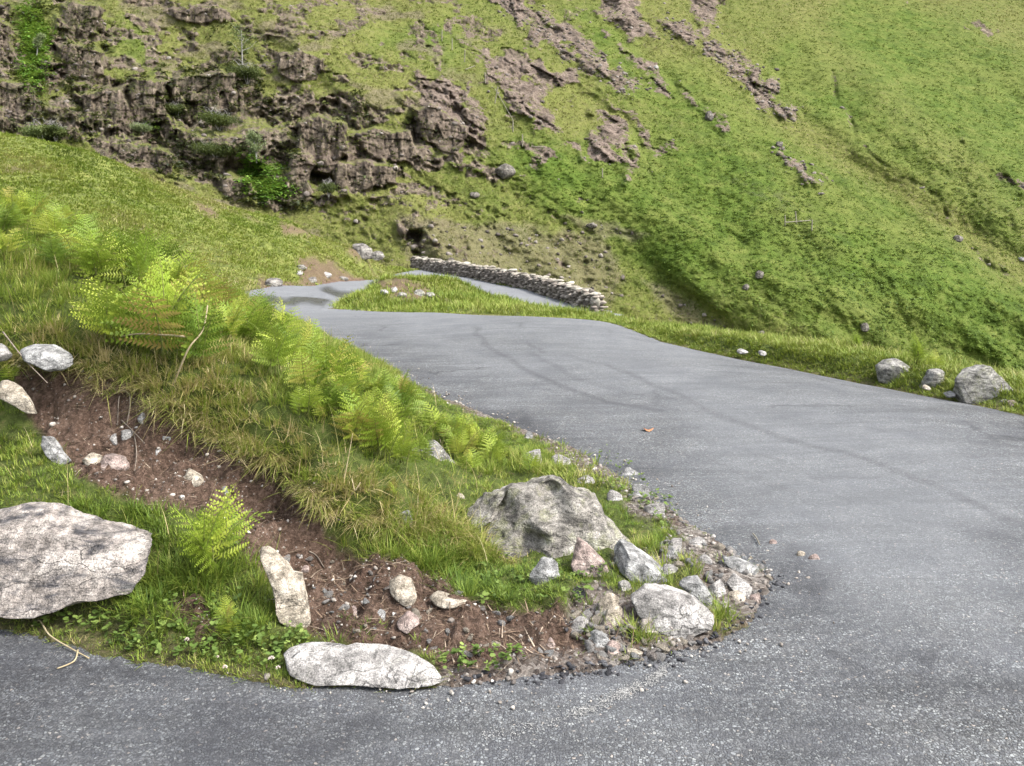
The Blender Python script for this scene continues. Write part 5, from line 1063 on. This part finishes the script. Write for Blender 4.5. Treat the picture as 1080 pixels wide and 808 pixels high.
# ------------------------------------------------------------------ dry stone wall by the lower arm
wl = np.array([P(436, 280.5, 54), P(493, 289.5, 45), P(544, 300, 39), P(587, 311, 34), P(631, 327, 30)])
sl_ = np.concatenate([[0], np.cumsum(np.linalg.norm(np.diff(wl[:, :2], axis=0), axis=1))])
def wat(s): return np.stack([np.interp(s, sl_, wl[:, k]) for k in range(3)], -1)
M_wall = tinted('wall_stone', [(0, (0.075, 0.065, 0.054)), (.4, (0.165, 0.141, 0.120)), (.75, (0.263, 0.230, 0.195)), (1, (0.375, 0.343, 0.293))], .9, 6)
M_cope = tinted('coping_stone', [(0, (0.101, 0.091, 0.074)), (.5, (0.209, 0.190, 0.156)), (1, (0.324, 0.302, 0.253))], .9, 5)
r = np.random.default_rng(66)
def wallstones(rows):
    ps, sc, ro, ti = [], [], [], []
    for z0, hh, l0, l1, th_, jit in rows:
        s = 0.0
        while s < sl_[-1]:
            ln = r.uniform(l0, l1); p = wat(min(s + ln / 2, sl_[-1])); t = wat(min(s + ln, sl_[-1])) - wat(max(s - .01, 0)); a = math.atan2(t[1], t[0])
            for side in ((-1, 1) if th_ < .3 else (0,)):
                nx, ny = -math.sin(a), math.cos(a)
                q = p + np.array([nx * side * .15, ny * side * .15, z0 + r.normal(0, jit)]) + r.normal(0, .035, 3)
                ps.append(q); sc.append((ln * .54, th_ * r.uniform(.9, 1.15), hh * r.uniform(.5, 1.0))); ro.append(a + r.normal(0, .22)); ti.append(r.beta(1.6, 1.8))
            s += ln * .96
    ps, sc, ro, ti = map(np.array, (ps, sc, ro, ti)); parts = []
    for k in range(6):
        i = np.arange(len(ps)) % 6 == k
        parts.append(merged(blob(600 + k, 7, 10, .07), ps[i], sc[i], ro[i], ti[i]))
    return join(parts)
V, Fc, t = wallstones([(-.12, .14, .2, .42, .2, .015), (.0, .14, .18, .4, .2, .02), (.12, .13, .16, .36, .2, .02), (.23, .13, .16, .36, .2, .025), (.34, .12, .15, .33, .2, .025), (.44, .11, .14, .32, .2, .025), (.53, .10, .14, .3, .2, .03)])
nw = len(wl); cw = []
for k in range(nw):
    tn_ = (wl[min(k + 1, nw - 1)] - wl[max(k - 1, 0)])[:2]; tn_ /= np.linalg.norm(tn_); nn_ = np.array([-tn_[1], tn_[0], 0]) * .2
    cw += [wl[k] - nn_ + (0, 0, -.4), wl[k] + nn_ + (0, 0, -.4), wl[k] + nn_ + (0, 0, .55), wl[k] - nn_ + (0, 0, .55)]
cf = np.array([[k * 4 + q, k * 4 + (q + 1) % 4, k * 4 + 4 + (q + 1) % 4, k * 4 + 4 + q] for k in range(nw - 1) for q in range(4)] + [[0, 1, 2, 3], [nw * 4 - 1, nw * 4 - 2, nw * 4 - 3, nw * 4 - 4]])
V, Fc, t = join([(V, Fc, t), (np.array(cw), [cf], np.full(len(cw), .22))])
w = obj('dry_stone_wall', V, Fc, M_wall, None, {'tint': t})
tag(w, 'long low dry stone wall edging the lower road below the fellside', 'wall')
V, Fc, t = wallstones([(.61, .13, .18, .42, .30, .04)])
obj('coping', V, Fc, M_cope, w, {'tint': np.clip(t + .15, 0, 1)})
V, Fc = blob(640, 9, 12, .08); e = wat(sl_[-1] - .1)
V = V * (.28, .32, .42) + e + np.array([0, 0, .30]); obj('end_stone', V, Fc, M_cope, w, {'tint': np.full(len(V), .75)}, True)

# ------------------------------------------------------------------ trees and shrubs on the crag
M_bark = plain('pale_bark', [(.3, (.12, .11, .10)), (.7, (.30, .29, .27))], 6)
M_birch = leaf('birch_leaves', [(0, (.045, .075, .02)), (.5, (.10, .135, .04)), (1, (.18, .20, .075))], .3)
M_sal = leaf('pale_willow_leaves', [(0, (.07, .10, .04)), (.5, (.14, .175, .075)), (1, (.24, .27, .14))], .3)
M_dkl = leaf('dark_shrub_leaves', [(0, (.022, .034, .008)), (.5, (.048, .066, .015)), (1, (.092, .115, .026))], .25)
def tree(u, v, hpx, wpx, label, mat, name='tree', dens=1.0, stems=1, cat='tree', seed=0, tb=0.0):
    rr_ = np.random.default_rng(seed + int(u))
    p = hillpt(np.array([u]), np.array([v]))[0]; px = p[1] / F; hgt, wid = hpx * px, wpx * px
    p = p + np.array([0, -.4, -.1]); o = empty(name, tuple(p)); tag(o, label, cat)
    L = []; tips = []
    for s in range(stems):
        a = rr_.uniform(0, 6.3); k = .1 if stems == 1 else .3
        top = np.array([math.cos(a) * wid * k, math.sin(a) * wid * k, hgt * rr_.uniform(.75, .92)])
        mid = top * .5 + rr_.normal(0, .05, 3) * wid
        r0 = hgt * .022
        L.append(([(0, 0, -.3), mid, top], (r0, r0 * .65, r0 * .2)))
        for b in range(9):
            f = rr_.uniform(.3, .95); st = top * f; a2 = rr_.uniform(0, 6.3); ln = wid * .5 * rr_.uniform(.5, 1) * (1.2 - f * .6)
            en = st + np.array([math.cos(a2) * ln, math.sin(a2) * ln, ln * rr_.uniform(.3, 1.0)])
            L.append(([st, (st + en) / 2 + rr_.normal(0, .04, 3) * wid, en], (r0 * .4, r0 * .25, r0 * .1))); tips += [en, (st * .4 + en * .6), st * .7 + en * .3]
        tips.append(top)
    V, Fc = tubes(L); obj('trunk', V, Fc, M_bark, o)
    tips = np.array(tips); tips[:, 2] = np.minimum(tips[:, 2], hgt * 1.02)
    m = int(len(tips) * 42 * dens); i = rr_.integers(0, len(tips), m)
    c = tips[i] + rr_.normal(0, .10, (m, 3)) * wid * np.array([1, 1, .8]); c[:, 2] *= (.62 if cat == 'bush' else 1.0); c[:, 2] = np.maximum(c[:, 2], .02)
    d1 = rr_.normal(size=(m, 3)); d1 /= np.linalg.norm(d1, axis=1, keepdims=True); d2 = np.cross(d1, rr_.normal(size=(m, 3))); d2 /= np.linalg.norm(d2, axis=1, keepdims=True)
    s = rr_.uniform(.05, .11, m)[:, None] * (hgt / 3.2) ** .5
    V = np.stack([c - d1 * s, c + d2 * s * .6, c + d1 * s, c - d2 * s * .6], 1).reshape(-1, 3)
    obj('crown', V, [np.arange(m * 4).reshape(-1, 4)], mat, o, {'tint': np.repeat(np.clip(.5 + .25 * (rr_.normal(0, 1, len(tips))[i]) + rr_.normal(0, .12, m) + tb, 0, 1), 4)})
tree(257, 68, 40, 34, 'sparse grey-green birch standing alone on the ledge above the main crag', M_birch, 'birch_tree', .55, 1)
tree(272, 168, 34, 17, 'small pale willow-like tree low in the crag gully', M_sal, 'small_tree', 1.0, 2)
tree(48, 150, 27, 30, 'rounded olive bush at the foot of the crag by the spur crest', M_birch, 'bush', 1.2, 4, 'bush')
tree(41, 58, 24, 12, 'thin pale sapling in the steep green gully', M_sal, 'sapling', .9, 2)
tree(62, 148, 24, 22, 'dark shrub beside the rounded olive bush', M_dkl, 'bush', 1.2, 4, 'bush')
tree(190, 122, 16, 22, 'olive shrub in the middle of the columnar crag', M_dkl, 'bush', 1.1, 4, 'bush')
tree(233, 136, 22, 34, 'dark spreading shrub below the shaded cliff band', M_dkl, 'bush', 1.2, 5, 'bush')
tree(262, 88, 24, 30, 'dark juniper-like shrub at the crag top under the birch', M_dkl, 'bush', 1.1, 4, 'bush')
tree(230, 165, 18, 44, 'wide dark shrub on the lowest crag ledge', M_dkl, 'bush', 1.1, 5, 'bush')
tree(154, 140, 12, 20, 'little bright green shrub beside the columnar rock face', M_sal, 'bush', .9, 4, 'bush')
tree(348, 205, 20, 22, 'dark shrub at the right foot of the crag', M_dkl, 'bush', 1.0, 4, 'bush')

# ------------------------------------------------------------------ old fence remains on the fellside
def fence(label, posts, rails):
    base = hillpt(np.array([posts[0][0]]), np.array([posts[0][2]]))[0]
    o = empty('broken_fence', tuple(base)); tag(o, label, 'fence')
    for u, v0, v1, lean in posts:
        p = hillpt(np.array([float(u)]), np.array([float(v1)]))[0]; h = (v1 - v0) * p[1] / F
        p = p - base + np.array([0, -.25, 0])
        V, Fc = tubes([([p - np.array([0, 0, .2]), p + np.array([lean * h * .5, 0, h * .5]), p + np.array([lean * h, 0, h])], .06, 4)]); obj('post', V, Fc, M_grey_wood, o)
    for a, b in rails:
        p, q = (hillpt(np.array([float(x)]), np.array([float(y)]))[0] - base + np.array([0, -.35, .12]) for x, y in (a, b))
        V, Fc = tubes([([p, (p + q) / 2, q], .05, 4)]); obj('rail', V, Fc, M_grey_wood, o)
fence('line of leaning old fence posts going down between the pink slabs and grass', [(466, 32, 43, .05), (477, 41, 52, 0), (490, 53, 65, .05), (512, 77, 87, -.05), (522, 92, 108, .2), (541, 127, 138, 0), (551, 142, 153, 0)], [((491, 75), (501, 71)), ((560, 156), (575, 157)), ((522, 95), (541, 128))])
fence('broken fence fragment of three posts on the lower bracken slope', [(827, 227, 236, 0), (839, 223, 234, -.1), (855, 232, 242, .05)], [((826, 236), (853, 234))])
fence('single thin weathered post on the bracken slope under the scree', [(635, 178, 186, 0)], [])
# ------------------------------------------------------------------ light, sky, camera
W = bpy.data.worlds.new('World'); SC.world = W; W.use_nodes = True
nt = W.node_tree; bg = nt.nodes['Background']
sky = nt.nodes.new('ShaderNodeTexSky'); sky.sky_type = 'NISHITA'; sky.sun_disc = False
SUN_EL, SUN_AZ = math.radians(52), math.radians(112)      # azimuth from +Y towards +X: high, behind the camera on its right
sky.sun_elevation = SUN_EL; sky.sun_rotation = SUN_AZ; sky.air_density = 1.0; sky.dust_density = 3.0; sky.ozone_density = 1.0
hs = nt.nodes.new('ShaderNodeHueSaturation'); hs.inputs['Saturation'].default_value = .38
nt.links.new(sky.outputs[0], hs.inputs['Color']); nt.links.new(hs.outputs[0], bg.inputs['Color'])
bg.inputs['Strength'].default_value = .14
sl = bpy.data.lights.new('sun', 'SUN'); sl.energy = 1.5; sl.angle = math.radians(11); sl.color = (1, .96, .9)
so = bpy.data.objects.new('sun', sl); COL.objects.link(so)
so.rotation_euler = (math.pi / 2 - SUN_EL, 0, math.pi - SUN_AZ)
so.location = (0, 0, 60)
cd = bpy.data.cameras.new('camera'); cd.sensor_fit = 'HORIZONTAL'; cd.sensor_width = 36; cd.lens = 36 * F / 1080
cd.shift_y = -(404 - VH) / 1080; cd.clip_start = .1; cd.clip_end = 1000
co = bpy.data.objects.new('camera', cd); COL.objects.link(co); co.location = (0, 0, H); co.rotation_euler = (math.pi / 2, 0, 0)
SC.camera = co
vs = SC.view_settings; vs.view_transform = 'Standard'; vs.look = 'None'; vs.gamma = 1; vs.use_curve_mapping = False; vs.exposure = 2.02
SC.cycles.max_bounces = 5; SC.cycles.diffuse_bounces = 3; SC.cycles.transmission_bounces = 3
